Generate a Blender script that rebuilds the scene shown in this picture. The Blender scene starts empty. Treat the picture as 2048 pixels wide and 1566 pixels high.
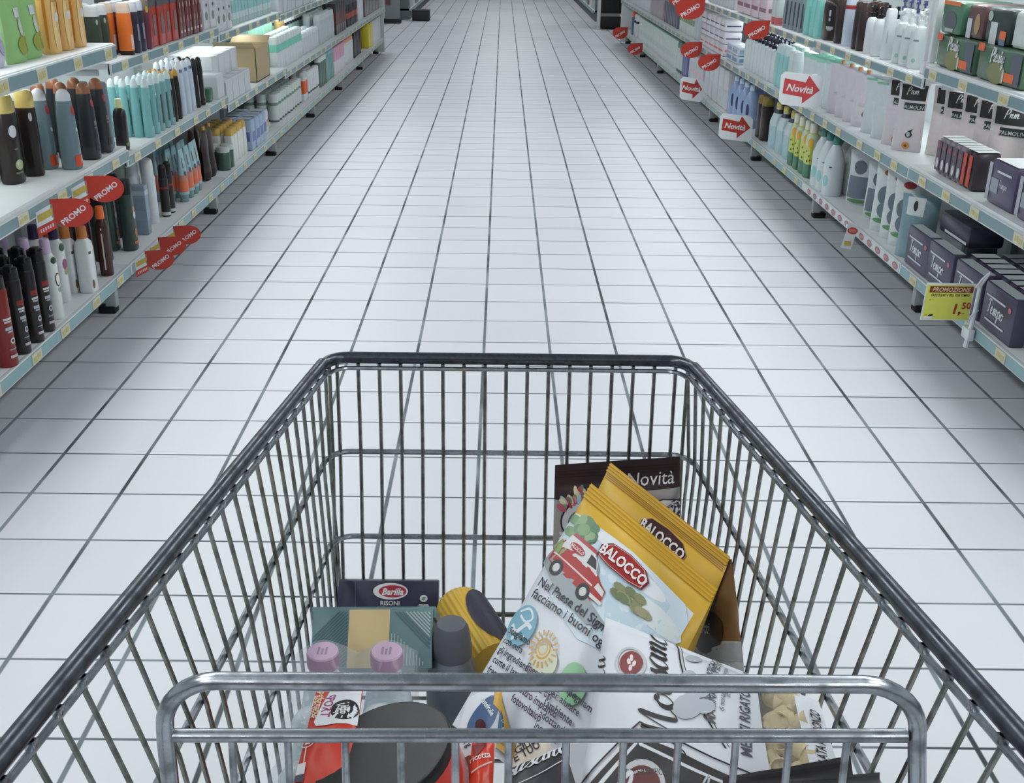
import bpy, bmesh, math, random
from mathutils import Vector, Matrix, noise
random.seed(7)
SC = bpy.context.scene
COL = SC.collection
PI = math.pi

# ------------------------------------------------------------------ materials
def lin(c):
    c = c / 255.0
    return c / 12.92 if c <= 0.04045 else ((c + 0.055) / 1.055) ** 2.4
MATS = {}
def M(rgb, rough=0.45, metal=0.0, var=0.07, scale=40.0, bump=0.0, coat=0.0, alpha=1.0, trans=0.0):
    """procedural surface: base colour broken up by noise, roughness broken up by the same noise"""
    key = (tuple(rgb), rough, metal, var, scale, bump, coat, alpha, trans)
    if key in MATS:
        return MATS[key]
    m = bpy.data.materials.new('surface_%02x%02x%02x' % tuple(int(max(0, min(255, x))) for x in rgb))
    m.use_nodes = True
    nt = m.node_tree
    b = nt.nodes['Principled BSDF']
    col = [lin(x) for x in rgb]
    if max(rgb) < 90: col = [c * .72 for c in col]          # black plastic is darker than its highlights make it look
    tc = nt.nodes.new('ShaderNodeTexCoord')
    nz = nt.nodes.new('ShaderNodeTexNoise')
    nz.inputs['Scale'].default_value = scale
    nz.inputs['Detail'].default_value = 3.0
    nt.links.new(tc.outputs['Object'], nz.inputs['Vector'])
    mx = nt.nodes.new('ShaderNodeMix')
    mx.data_type = 'RGBA'
    nt.links.new(nz.outputs['Fac'], mx.inputs['Factor'])
    mx.inputs['A'].default_value = [max(0, c * (1 - var)) for c in col] + [1]
    mx.inputs['B'].default_value = [min(1, c * (1 + var)) for c in col] + [1]
    nt.links.new(mx.outputs['Result'], b.inputs['Base Color'])
    mr = nt.nodes.new('ShaderNodeMapRange')
    nt.links.new(nz.outputs['Fac'], mr.inputs['Value'])
    mr.inputs['To Min'].default_value = max(0.02, rough - 0.06)
    mr.inputs['To Max'].default_value = min(1.0, rough + 0.06)
    nt.links.new(mr.outputs['Result'], b.inputs['Roughness'])
    b.inputs['Metallic'].default_value = metal
    if metal < .5: b.inputs['Specular IOR Level'].default_value = 0.32
    if coat:
        b.inputs['Coat Weight'].default_value = coat * .6
        b.inputs['Coat Roughness'].default_value = 0.12
    if trans:
        b.inputs['Transmission Weight'].default_value = trans
    if alpha < 1:
        b.inputs['Alpha'].default_value = alpha
    if bump:
        bp = nt.nodes.new('ShaderNodeBump')
        bp.inputs['Strength'].default_value = bump
        bp.inputs['Distance'].default_value = 0.004
        nt.links.new(nz.outputs['Fac'], bp.inputs['Height'])
        nt.links.new(bp.outputs['Normal'], b.inputs['Normal'])
    MATS[key] = m
    return m
def steel(rgb, rough, name):
    """zinc plated steel: bright metal with darker worn blotches along it"""
    m = bpy.data.materials.new(name)
    m.use_nodes = True
    nt = m.node_tree
    b = nt.nodes['Principled BSDF']
    tc = nt.nodes.new('ShaderNodeTexCoord')
    n1 = nt.nodes.new('ShaderNodeTexNoise'); n1.inputs['Scale'].default_value = 55; n1.inputs['Detail'].default_value = 6
    nt.links.new(tc.outputs['Object'], n1.inputs['Vector'])
    cr = nt.nodes.new('ShaderNodeValToRGB')
    c = [lin(x) for x in rgb]
    cr.color_ramp.elements[0].position = 0.36
    cr.color_ramp.elements[0].color = [x * 0.55 for x in c] + [1]
    cr.color_ramp.elements[1].position = 0.56
    cr.color_ramp.elements[1].color = c + [1]
    nt.links.new(n1.outputs['Fac'], cr.inputs['Fac'])
    nt.links.new(cr.outputs['Color'], b.inputs['Base Color'])
    mr = nt.nodes.new('ShaderNodeMapRange')
    nt.links.new(n1.outputs['Fac'], mr.inputs['Value'])
    mr.inputs['From Min'].default_value = 0.3; mr.inputs['From Max'].default_value = 0.7
    mr.inputs['To Min'].default_value = rough + 0.15; mr.inputs['To Max'].default_value = rough - 0.06
    nt.links.new(mr.outputs['Result'], b.inputs['Roughness'])
    b.inputs['Metallic'].default_value = 1.0
    return m
def film(name, rgb, fac, rough=0.12):
    """thin clear plastic: mostly see-through, with a glossy sheen"""
    m = bpy.data.materials.new(name)
    m.use_nodes = True
    nt = m.node_tree
    for n in list(nt.nodes):
        nt.nodes.remove(n)
    out = nt.nodes.new('ShaderNodeOutputMaterial')
    tr = nt.nodes.new('ShaderNodeBsdfTransparent')
    gl = nt.nodes.new('ShaderNodeBsdfPrincipled')
    gl.inputs['Base Color'].default_value = [lin(x) for x in rgb] + [1]
    gl.inputs['Roughness'].default_value = rough
    tc = nt.nodes.new('ShaderNodeTexCoord')
    nz = nt.nodes.new('ShaderNodeTexNoise'); nz.inputs['Scale'].default_value = 22; nz.inputs['Detail'].default_value = 2
    nt.links.new(tc.outputs['Object'], nz.inputs['Vector'])
    bp = nt.nodes.new('ShaderNodeBump'); bp.inputs['Strength'].default_value = 0.5; bp.inputs['Distance'].default_value = 0.01
    nt.links.new(nz.outputs['Fac'], bp.inputs['Height'])
    nt.links.new(bp.outputs['Normal'], gl.inputs['Normal'])
    mx = nt.nodes.new('ShaderNodeMixShader')
    mx.inputs['Fac'].default_value = fac
    nt.links.new(tr.outputs['BSDF'], mx.inputs[1])
    nt.links.new(gl.outputs['BSDF'], mx.inputs[2])
    nt.links.new(mx.outputs['Shader'], out.inputs['Surface'])
    return m

# ------------------------------------------------------------------ mesh builder
class MB:
    def __init__(self):
        self.v, self.f, self.fm, self.mats = [], [], [], []
        self.smooth = []
    def mi(self, mat):
        if mat not in self.mats:
            self.mats.append(mat)
        return self.mats.index(mat)
    def add(self, verts, faces, mat, smooth=True):
        o = len(self.v)
        self.v.extend(tuple(p) for p in verts)
        k = self.mi(mat)
        for f in faces:
            self.f.append([i + o for i in f]); self.fm.append(k); self.smooth.append(smooth)
    def box(self, lo, hi, mat, bev=0.0):
        x0, y0, z0 = lo; x1, y1, z1 = hi
        if bev <= 0:
            vs = [(x, y, z) for z in (z0, z1) for y in (y0, y1) for x in (x0, x1)]
            self.add(vs, [(0, 2, 3, 1), (4, 5, 7, 6), (0, 1, 5, 4), (2, 6, 7, 3), (0, 4, 6, 2), (1, 3, 7, 5)], mat, False)
            return
        bm = bmesh.new()
        bmesh.ops.create_cube(bm, size=1.0)
        for v in bm.verts:
            v.co = Vector(((x0 + x1) / 2 + v.co.x * (x1 - x0), (y0 + y1) / 2 + v.co.y * (y1 - y0), (z0 + z1) / 2 + v.co.z * (z1 - z0)))
        bmesh.ops.bevel(bm, geom=bm.edges[:], offset=bev, segments=2, profile=0.5, affect='EDGES')
        bm.verts.index_update()
        self.add([v.co[:] for v in bm.verts], [[v.index for v in f.verts] for f in bm.faces], mat, True)
        bm.free()
    def tube(self, pts, r, mat, seg=8, closed=False, caps=True):
        pts = [Vector(p) for p in pts]
        n = len(pts)
        vs, fs = [], []
        prev = None
        for i, p in enumerate(pts):
            if closed:
                d = (pts[(i + 1) % n] - pts[i - 1])
            else:
                d = pts[min(i + 1, n - 1)] - pts[max(i - 1, 0)]
            d.normalize()
            if prev is None:
                a = Vector((0, 0, 1)) if abs(d.z) < 0.9 else Vector((1, 0, 0))
                u = (a - d * a.dot(d)).normalized()
            else:
                u = (prev - d * prev.dot(d)).normalized()
            prev = u
            w = d.cross(u)
            rr = r[i] if isinstance(r, (list, tuple)) else r
            for k in range(seg):
                t = 2 * PI * k / seg
                vs.append(p + (u * math.cos(t) + w * math.sin(t)) * rr)
        for i in range(n if closed else n - 1):
            j = (i + 1) % n
            for k in range(seg):
                l = (k + 1) % seg
                fs.append((i * seg + k, i * seg + l, j * seg + l, j * seg + k))
        if caps and not closed:
            fs.append(list(range(seg))[::-1]); fs.append([(n - 1) * seg + k for k in range(seg)])
        self.add(vs, fs, mat)
    def loft(self, secs, seg=20, mats=None, mat=None, cap0=True, cap1=True, ribs=None):
        """secs: (z, rx, ry, exponent) super-ellipse rings; mats: one material per band"""
        rings = []
        for s in secs:
            z, rx, ry, e = s[:4]
            ox = s[4] if len(s) > 4 else 0.0
            ring = []
            for k in range(seg):
                t = 2 * PI * (k + 0.5) / seg
                c, sn = math.cos(t), math.sin(t)
                q = 1.0 if not ribs else 1.0 + ribs[1] * math.cos(ribs[0] * t)
                ring.append((ox + rx * q * math.copysign(abs(c) ** (2.0 / e), c), ry * q * math.copysign(abs(sn) ** (2.0 / e), sn), z))
            rings.append(ring)
        for i in range(len(rings) - 1):
            m = mats[i] if mats else mat
            fs = [(k, (k + 1) % seg, seg + (k + 1) % seg, seg + k) for k in range(seg)]
            self.add(rings[i] + rings[i + 1], fs, m)
        if cap0:
            self.add(rings[0], [list(range(seg))[::-1]], mats[0] if mats else mat, False)
        if cap1:
            self.add(rings[-1], [list(range(seg))], mats[-1] if mats else mat, False)
    def grid(self, fn, nu, nv, mat, matfn=None, flip=False):
        vs = [fn(i / nu, j / nv) for j in range(nv + 1) for i in range(nu + 1)]
        for j in range(nv):
            for i in range(nu):
                a = j * (nu + 1) + i
                f = (a, a + 1, a + nu + 2, a + nu + 1)
                if flip: f = f[::-1]
                self.f.append([x + len(self.v) for x in f])
                self.fm.append(self.mi(matfn((i + .5) / nu, (j + .5) / nv) if matfn else mat))
                self.smooth.append(True)
        self.v.extend(tuple(p) for p in vs)
    def flat(self, fn, verts2, faces, mat, lift=0.0005):
        """print a flat 2-D shape on a surface fn(x, y) -> (point, normal)"""
        out = []
        for p in verts2:
            q, n = fn(p[0], p[1])
            out.append(q + n * lift)
        self.add(out, faces, mat, False)
    def mesh(self, name):
        me = bpy.data.meshes.new(name)
        me.from_pydata(self.v, [], self.f)
        for m in self.mats:
            me.materials.append(m)
        me.polygons.foreach_set('material_index', self.fm)
        me.polygons.foreach_set('use_smooth', self.smooth)
        bm = bmesh.new(); bm.from_mesh(me)
        bmesh.ops.remove_doubles(bm, verts=bm.verts, dist=1e-6)
        bm.to_mesh(me); bm.free()
        try:
            me.set_sharp_from_angle(angle=math.radians(40))
        except Exception:
            pass
        me.update()
        return me
    def obj(self, name, parent=None, loc=None, rotz=0.0):
        return link(name, self.mesh(name), parent, loc, rotz)
def link(name, me, parent=None, loc=None, rotz=0.0):
    o = bpy.data.objects.new(name, me)
    COL.objects.link(o)
    if parent is not None:
        o.parent = parent
    if loc is not None:
        o.location = loc
    if rotz:
        o.rotation_euler = (0, 0, rotz)
    return o
LABELS = {}
def tag(o, label, cat, group=None, kind=None):
    o['label'] = label; o['category'] = cat
    if group: o['group'] = group
    if kind: o['kind'] = kind
    LABELS.setdefault(label, []).append(o.name)
    return o
def thing(name, label, cat, loc=(0, 0, 0), rotz=0.0, group=None):
    o = bpy.data.objects.new(name, None)
    COL.objects.link(o)
    o.location = loc; o.rotation_euler = (0, 0, rotz)
    o.empty_display_size = 0.05
    return tag(o, label, cat, group)
def struct(name, mb):
    o = mb.obj(name); o['kind'] = 'structure'
    return o
def dup(o, parent=None):
    c = o.copy(); COL.objects.link(c)
    if parent is not None: c.parent = parent
    for ch in o.children: dup(ch, c)
    return c

# ------------------------------------------------------------------ lettering and flat shapes
_TXT = {}
def text2d(s, size=1.0, shear=0.0, bold=0.0, sx=1.0, center=True, space=1.0):
    key = (s, shear, bold, space)
    if key not in _TXT:
        cu = bpy.data.curves.new('lettering', 'FONT')
        cu.body = s; cu.shear = shear; cu.offset = bold; cu.space_character = space
        cu.resolution_u = 2
        ob = bpy.data.objects.new('lettering', cu)
        COL.objects.link(ob)
        bpy.context.view_layer.update()
        me = bpy.data.meshes.new_from_object(ob.evaluated_get(bpy.context.evaluated_depsgraph_get()))
        vs = [(v.co.x, v.co.y) for v in me.vertices]
        fs = [list(p.vertices) for p in me.polygons]
        COL.objects.unlink(ob)
        bpy.data.objects.remove(ob); bpy.data.curves.remove(cu); bpy.data.meshes.remove(me)
        xs = [p[0] for p in vs] or [0]
        _TXT[key] = (vs, fs, min(xs), max(xs))
    vs, fs, x0, x1 = _TXT[key]
    cx = (x0 + x1) / 2 if center else x0
    return [((x - cx) * size * sx, (y - (0.36 if center else 0)) * size) for x, y in vs], fs
def xf(vf, x=0.0, y=0.0, rot=0.0, s=1.0):
    c, sn = math.cos(rot), math.sin(rot)
    return [(x + s * (p[0] * c - p[1] * sn), y + s * (p[0] * sn + p[1] * c)) for p in vf[0]], vf[1]
def ellipse2d(rx, ry, n=24, rot=0.0, x=0.0, y=0.0):
    vs, fs = [(0, 0)], []
    for r in (0.5, 1.0):
        vs += [(rx * r * math.cos(2 * PI * k / n), ry * r * math.sin(2 * PI * k / n)) for k in range(n)]
    for k in range(n):
        l = (k + 1) % n
        fs.append((0, 1 + k, 1 + l)); fs.append((1 + k, 1 + n + k, 1 + n + l, 1 + l))
    return xf((vs, fs), x, y, rot)
def ring2d(r0, r1, n=24, x=0.0, y=0.0, sy=1.0):
    vs = [(x + r * math.cos(2 * PI * k / n), y + sy * r * math.sin(2 * PI * k / n)) for r in (r0, r1) for k in range(n)]
    return vs, [(k, (k + 1) % n, n + (k + 1) % n, n + k) for k in range(n)]
def rect2d(x0, y0, x1, y1, nx=4, ny=4):
    vs = [(x0 + (x1 - x0) * i / nx, y0 + (y1 - y0) * j / ny) for j in range(ny + 1) for i in range(nx + 1)]
    return vs, [(j * (nx + 1) + i, j * (nx + 1) + i + 1, (j + 1) * (nx + 1) + i + 1, (j + 1) * (nx + 1) + i) for j in range(ny) for i in range(nx)]
def poly2d(pts, n=6):
    """convex-ish outline filled as a fan from its centre, rings kept so that it can follow a curved surface"""
    cx = sum(p[0] for p in pts) / len(pts); cy = sum(p[1] for p in pts) / len(pts)
    q = []
    for i, p in enumerate(pts):
        r = pts[(i + 1) % len(pts)]
        for k in range(n): q.append((p[0] + (r[0] - p[0]) * k / n, p[1] + (r[1] - p[1]) * k / n))
    m = len(q); vs = [(cx, cy)]; fs = []
    R = (0.2, 0.4, 0.6, 0.8, 1.0) if n > 1 else (0.5, 1.0)
    for r in R: vs += [(cx + (a - cx) * r, cy + (b - cy) * r) for a, b in q]
    for k in range(m):
        l = (k + 1) % m
        fs.append((0, 1 + k, 1 + l))
        for i in range(len(R) - 1): fs.append((1 + i * m + k, 1 + (i + 1) * m + k, 1 + (i + 1) * m + l, 1 + i * m + l))
    return vs, fs
def smooth_path(pts, n=6):
    P = [Vector((p[0], p[1])) for p in pts]
    if len(P) < 3: return P
    out = []
    for i in range(len(P) - 1):
        p0, p1, p2, p3 = P[max(i - 1, 0)], P[i], P[i + 1], P[min(i + 2, len(P) - 1)]
        for k in range(n):
            t = k / n
            out.append(0.5 * ((2 * p1) + (p2 - p0) * t + (2 * p0 - 5 * p1 + 4 * p2 - p3) * t * t + (3 * p1 - p0 - 3 * p2 + p3) * t ** 3))
    out.append(P[-1])
    return out
def stroke2d(pts, w, n=6, pen=None):
    """a pen stroke; pen=(thin, thick) gives thick down-strokes and thin up-strokes"""
    q = smooth_path(pts, n)
    vs, fs = [], []
    for i, p in enumerate(q):
        d = (q[min(i + 1, len(q) - 1)] - q[max(i - 1, 0)])
        if d.length < 1e-9: d = Vector((1, 0))
        d.normalize()
        ww = w
        if pen:
            ww = pen[0] + (pen[1] - pen[0]) * max(0.0, -d.y) ** 1.5
        nrm = Vector((-d.y, d.x)) * ww / 2
        vs += [tuple(p + nrm), tuple(p - nrm)]
    for i in range(len(q) - 1):
        fs.append((2 * i, 2 * i + 1, 2 * i + 3, 2 * i + 2))
    return vs, fs
GLYPH = {
 'a': (.95, [[(.72, .85), (.45, 1), (.15, .7), (.1, .3), (.32, 0), (.62, .3), (.76, .95), (.7, .3), (.85, 0), (1.05, .25)]]),
 'n': (.95, [[(0, .6), (.14, .95), (.2, .6), (.12, 0)], [(.12, .3), (.45, .95), (.62, .8), (.56, .2), (.72, 0), (.97, .25)]]),
 's': (.62, [[(-.05, .1), (.32, .9), (.4, 1), (.4, .7), (.54, .25), (.3, -.02), (.02, .12)]]),
 'i': (.45, [[(0, .3), (.15, .95), (.1, .2), (.25, 0), (.47, .25)], [(.2, 1.3), (.23, 1.45)]]),
 'l': (.42, [[(0, .25), (.3, 1.3), (.25, 1.95), (.1, 1.5), (.08, .3), (.22, 0), (.44, .25)]]),
 'o': (.8, [[(.5, .95), (.15, .7), (.12, .25), (.4, 0), (.68, .35), (.6, .85), (.4, .95), (.55, .72), (.85, .85)]]),
 'M': (1.6, [[(-.5, .55), (-.62, .1), (-.3, 0), (.1, .8), (.42, 1.95), (.46, 1.0), (.42, .1)], [(.42, .1), (.8, 1.1), (1.15, 1.95), (1.12, .9), (1.16, .1), (1.35, 0), (1.62, .25)]]),
 'L': (1.0, [[(.5, 1.3), (.55, 1.8), (.3, 1.9), (.2, 1), (.1, .2), (-.1, .05), (.2, .1), (.6, 0), (.9, .2)]]),
 'N': (1.3, [[(-.2, .0), (.05, .2), (.2, 1.8)], [(.2, 1.8), (.5, 1), (.8, .02)], [(.8, .02), (.95, 1.2), (1.2, 1.9), (1.35, 1.8)]]),
 'v': (.8, [[(0, .8), (.15, .95), (.3, .1), (.36, 0), (.62, .7), (.6, 1), (.85, .85)]]),
 't': (.55, [[(.25, 1.6), (.14, .4), (.24, 0), (.5, .25)], [(-.08, 1.05), (.45, 1.1)]]),
 'P': (1.0, [[(.25, 1.7), (.1, .9), (0, -.3)], [(.0, 1.3), (.35, 1.9), (.8, 1.6), (.7, 1.0), (.2, .7)]]),
 'e': (.75, [[(.05, .4), (.4, .55), (.5, .85), (.3, 1), (.08, .6), (.15, .15), (.4, 0), (.75, .3)]]),
 'y': (.85, [[(0, .7), (.12, .95), (.12, .3), (.3, 0), (.58, .4), (.66, .95), (.55, -.3), (.25, -.9), (.05, -.6), (.5, -.1), (.9, .3)]]),
 'm': (1.35, [[(0, .6), (.14, .95), (.18, .5), (.1, 0)], [(.12, .3), (.4, .95), (.52, .8), (.46, 0)], [(.48, .3), (.8, .95), (.95, .8), (.9, .2), (1.05, 0), (1.35, .25)]]),
 'p': (.85, [[(.1, .95), (.1, 0), (.02, -.8)], [(.1, .5), (.4, 1), (.7, .7), (.55, .1), (.15, .1)]]),
 'T': (1.0, [[(.55, 1.75), (.45, .8), (.35, 0)], [(.0, 1.6), (.4, 1.85), (1.0, 1.75)]]),
}
def script2d(word, size, shear=0.35, pen=(.05, .17)):
    x = 0.0; V, Fc = [], []
    for ch in word:
        adv, st = GLYPH[ch]
        for s in st:
            v, f = stroke2d([(x + p[0] + shear * p[1], p[1]) for p in s], 0, 5, pen)
            Fc += [[i + len(V) for i in q] for q in f]; V += v
        x += adv
    return [((a - x / 2) * size, b * size) for a, b in V], Fc
def plane_fn(o, ex, ey):
    o, ex, ey = Vector(o), Vector(ex).normalized(), Vector(ey).normalized()
    n = ex.cross(ey).normalized()
    return lambda x, y: (o + ex * x + ey * y, n)
def surf_fn(fn, w, h):
    """metres from the centre of a parametric sheet -> (point, normal)"""
    def g(x, y):
        u, v = x / w + .5, y / h + .5
        p = Vector(fn(u, v)); e = 0.004
        a = Vector(fn(u + e, v)) - Vector(fn(u - e, v)); b = Vector(fn(u, v + e)) - Vector(fn(u, v - e))
        return p, a.cross(b).normalized()
    return g
# ------------------------------------------------------------------ the room
def floor_material():
    m = bpy.data.materials.new('floor_tiles'); m.use_nodes = True
    nt = m.node_tree; N = nt.nodes; Lk = nt.links
    b = N['Principled BSDF']
    tc = N.new('ShaderNodeTexCoord'); sp = N.new('ShaderNodeSeparateXYZ')
    Lk.new(tc.outputs['Object'], sp.inputs['Vector'])
    def mth(op, a, bb=None, c=None):
        n = N.new('ShaderNodeMath'); n.operation = op
        for i, v in enumerate((a, bb, c)):
            if v is None: continue
            if isinstance(v, (int, float)): n.inputs[i].default_value = v
            else: Lk.new(v, n.inputs[i])
        return n.outputs[0]
    def axis(o, off, T):
        q = mth('MULTIPLY', mth('ADD', o, off), 1.0 / T)
        fl = mth('FLOOR', q)
        d = mth('ABSOLUTE', mth('SUBTRACT', mth('SUBTRACT', q, fl), 0.5))
        return fl, mth('MULTIPLY', mth('SUBTRACT', 0.5, d), T)      # cell number, metres to the nearest joint
    ix, dx = axis(sp.outputs['X'], 0.0578, 0.25)
    iy, dy = axis(sp.outputs['Y'], -4.4426, 0.25)
    jx = N.new('ShaderNodeMapRange'); Lk.new(dx, jx.inputs['Value'])
    jx.inputs['From Min'].default_value = 0.0042; jx.inputs['From Max'].default_value = 0.0068
    jy = N.new('ShaderNodeMapRange'); Lk.new(dy, jy.inputs['Value'])
    jy.inputs['From Min'].default_value = 0.0024; jy.inputs['From Max'].default_value = 0.0044
    tile = mth('MINIMUM', jx.outputs[0], jy.outputs[0])             # 1 on the tile, 0 in a joint
    cb = N.new('ShaderNodeCombineXYZ'); Lk.new(ix, cb.inputs[0]); Lk.new(iy, cb.inputs[1])
    wn = N.new('ShaderNodeTexWhiteNoise'); wn.noise_dimensions = '2D'; Lk.new(cb.outputs[0], wn.inputs['Vector'])
    n1 = N.new('ShaderNodeTexNoise'); n1.inputs['Scale'].default_value = 1.3; n1.inputs['Detail'].default_value = 4
    Lk.new(tc.outputs['Object'], n1.inputs['Vector'])
    n2 = N.new('ShaderNodeTexNoise'); n2.inputs['Scale'].default_value = 9; n2.inputs['Detail'].default_value = 5
    Lk.new(tc.outputs['Object'], n2.inputs['Vector'])
    val = mth('ADD', mth('ADD', mth('MULTIPLY', wn.outputs['Value'], 0.06), mth('MULTIPLY', n1.outputs['Fac'], 0.07)), mth('MULTIPLY', n2.outputs['Fac'], 0.03))
    tr = N.new('ShaderNodeMix'); tr.data_type = 'RGBA'
    Lk.new(mth('MULTIPLY', val, 5.0), tr.inputs['Factor'])
    tr.inputs['A'].default_value = [lin(200), lin(204), lin(208), 1]
    tr.inputs['B'].default_value = [lin(215), lin(218), lin(222), 1]
    gn = N.new('ShaderNodeTexNoise'); gn.inputs['Scale'].default_value = 3.3; gn.inputs['Detail'].default_value = 3
    Lk.new(tc.outputs['Object'], gn.inputs['Vector'])
    gr = N.new('ShaderNodeValToRGB')
    gr.color_ramp.elements[0].position = 0.36; gr.color_ramp.elements[0].color = [lin(52), lin(58), lin(62), 1]
    gr.color_ramp.elements[1].position = 0.62; gr.color_ramp.elements[1].color = [lin(124), lin(136), lin(140), 1]
    Lk.new(gn.outputs['Fac'], gr.inputs['Fac'])
    fin = N.new('ShaderNodeMix'); fin.data_type = 'RGBA'
    Lk.new(tile, fin.inputs['Factor'])
    Lk.new(gr.outputs['Color'], fin.inputs['A']); Lk.new(tr.outputs['Result'], fin.inputs['B'])
    Lk.new(fin.outputs['Result'], b.inputs['Base Color'])
    ro = N.new('ShaderNodeMapRange'); Lk.new(tile, ro.inputs['Value'])
    ro.inputs['To Min'].default_value = 0.8; ro.inputs['To Max'].default_value = 0.42
    Lk.new(mth('ADD', ro.outputs[0], mth('MULTIPLY', mth('SUBTRACT', wn.outputs['Value'], 0.5), 0.08)), b.inputs['Roughness'])
    bp = N.new('ShaderNodeBump'); bp.inputs['Strength'].default_value = 0.35; bp.inputs['Distance'].default_value = 0.002
    Lk.new(tile, bp.inputs['Height']); Lk.new(bp.outputs['Normal'], b.inputs['Normal'])
    return m
mb = MB(); mb.box((-4.2, -6.5, -0.06), (4.4, 34.0, 0.0), floor_material()); struct('floor', mb)
WALLM = M((196, 204, 208), 0.7, var=0.03, scale=3)
mb = MB(); mb.box((-4.2, -6.5, 3.6), (4.4, 34.0, 3.7), M((170, 178, 182), 0.8, var=0.05, scale=2)); struct('ceiling', mb)
mb = MB(); mb.box((-4.3, -6.5, 0.0), (-4.2, 34.0, 3.6), WALLM); struct('wall_left', mb)
mb = MB(); mb.box((4.4, -6.5, 0.0), (4.5, 34.0, 3.6), WALLM); struct('wall_right', mb)
mb = MB(); mb.box((-4.2, 34.0, 0.0), (4.4, 34.1, 3.6), M((120, 128, 134), 0.7)); struct('wall_far', mb)
mb = MB(); mb.box((-4.2, -6.6, 0.0), (4.4, -6.5, 3.6), M((110, 114, 118), 0.8)); struct('wall_near', mb)

# ceiling lamps: rows of fluorescent battens above the aisle
def emit(name, rgb, s):
    m = bpy.data.materials.new(name); m.use_nodes = True
    b = m.node_tree.nodes['Principled BSDF']
    b.inputs['Emission Color'].default_value = [lin(x) for x in rgb] + [1]
    b.inputs['Emission Strength'].default_value = s
    b.inputs['Base Color'].default_value = (.8, .8, .8, 1)
    return m
TUBE = emit('lamp_tube', (236, 246, 255), 6.0)
HOUS = M((214, 218, 220), 0.5)
LAMPS = []
for ly in [-4.6, -2.2, 0.2, 2.6, 5.0, 7.4, 9.8, 12.2, 14.6, 17.6, 21.0, 24.6, 28.5]:
    for lx in (-1.9, 2.08):
        LAMPS.append((lx, ly))
ORD = ['first', 'second', 'third', 'fourth', 'fifth', 'sixth', 'seventh', 'eighth', 'ninth', 'tenth', 'eleventh', 'twelfth', 'thirteenth', 'fourteenth', 'fifteenth',
       'sixteenth', 'seventeenth', 'eighteenth', 'nineteenth', 'twentieth', 'twenty-first', 'twenty-second', 'twenty-third', 'twenty-fourth', 'twenty-fifth', 'twenty-sixth', 'twenty-seventh', 'twenty-eighth', 'twenty-ninth', 'thirtieth']
for k, (lx, ly) in enumerate(LAMPS):
    t = thing('ceiling_lamp', 'fluorescent ceiling batten over the %s shelving, %s from trolley' % ('shampoo' if lx < 0 else 'soap', ORD[k // 2]), 'lamp', (lx, ly, 3.54), 0, 'ceiling lamps')
    mb = MB(); mb.box((-.09, -.75, 0), (.09, .75, .06), HOUS, .01); mb.obj('housing', t)
    mb = MB(); mb.tube([(-.04, -.7, -.016), (-.04, .7, -.016)], .013, TUBE, 8); mb.tube([(.04, -.7, -.016), (.04, .7, -.016)], .013, TUBE, 8); mb.obj('tubes', t)
    if ly < 18:
        ld = bpy.data.lights.new('lamp_light', 'AREA'); ld.shape = 'RECTANGLE'; ld.size = 0.60; ld.size_y = 1.6
        ld.energy = 66 if ly < 8 else 46; ld.color = (0.972, 0.988, 1.0)
        lo = bpy.data.objects.new('lamp_light', ld); COL.objects.link(lo); lo.parent = t; lo.location = (0, 0, -.035)
    elif lx > 0:
        ld = bpy.data.lights.new('lamp_light', 'AREA'); ld.shape = 'RECTANGLE'; ld.size = 1.6; ld.size_y = 1.45
        ld.energy = 90; ld.color = (0.972, 0.988, 1.0)
        lo = bpy.data.objects.new('lamp_light', ld); COL.objects.link(lo); lo.parent = t; lo.location = (-2.05, 0, -.06)

# ------------------------------------------------------------------ shelving bays
WHITE = M((226, 230, 231), 0.4, var=0.04, scale=6)
PANEL = M((202, 208, 210), 0.5, var=0.04, scale=4)
RAILW = M((212, 220, 221), 0.35, var=0.03)
INSERT = M((122, 150, 156), 0.35, var=0.08, scale=9)
INSERT2 = M((142, 176, 182), 0.35, var=0.08, scale=9)
STRIP = emit('lamp_strip_tube', (226, 250, 248), 2.0)
TICK = M((206, 204, 184), 0.5, var=0.05)
TICKY = M((196, 186, 124), .5, var=.2, scale=160)
LEGM = M((176, 184, 186), 0.4)
BLACK = M((34, 32, 33), 0.5)
STICK = M((176, 116, 124), 0.5)
def wx(side, d):
    return -(1.47 + d) if side == 'L' else 1.66 + d
def sbox(mb, side, d0, d1, y0, y1, z0, z1, mat, bev=0.0):
    a, b = wx(side, d0), wx(side, d1)
    mb.box((min(a, b), y0, z0), (max(a, b), y1, z1), mat, bev)
SIDE = {'L': 'shampoo', 'R': 'soap'}
def rail(parent, side, d, y0, y1, z0, z1, ticks, insert, name='price_rail'):
    mb = MB()
    sbox(mb, side, d - .012, d + .004, y0 + .004, y1 - .004, z0, z1, RAILW, .003)
    zz0, zz1 = z0 + .007, z1 - .006
    sbox(mb, side, d - .0145, d - .011, y0 + .012, y1 - .012, zz0, zz1, insert)
    r = mb.obj(name, parent)
    w = .038
    for i, ty in enumerate(ticks):
        mb = MB()
        sbox(mb, side, d - .0175, d - .0140, ty - w, ty + w, zz0 - .001, zz1 + .001, TICK)
        for q, (a, b2) in enumerate(((-.028, -.004), (.002, .026))):
            sbox(mb, side, d - .0185, d - .0170, ty + a, ty + b2, zz0 + .006 + .004 * q, zz1 - .012 + .003 * q, TICKY)
        mb.obj('price_ticket', r)
    return r
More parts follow.
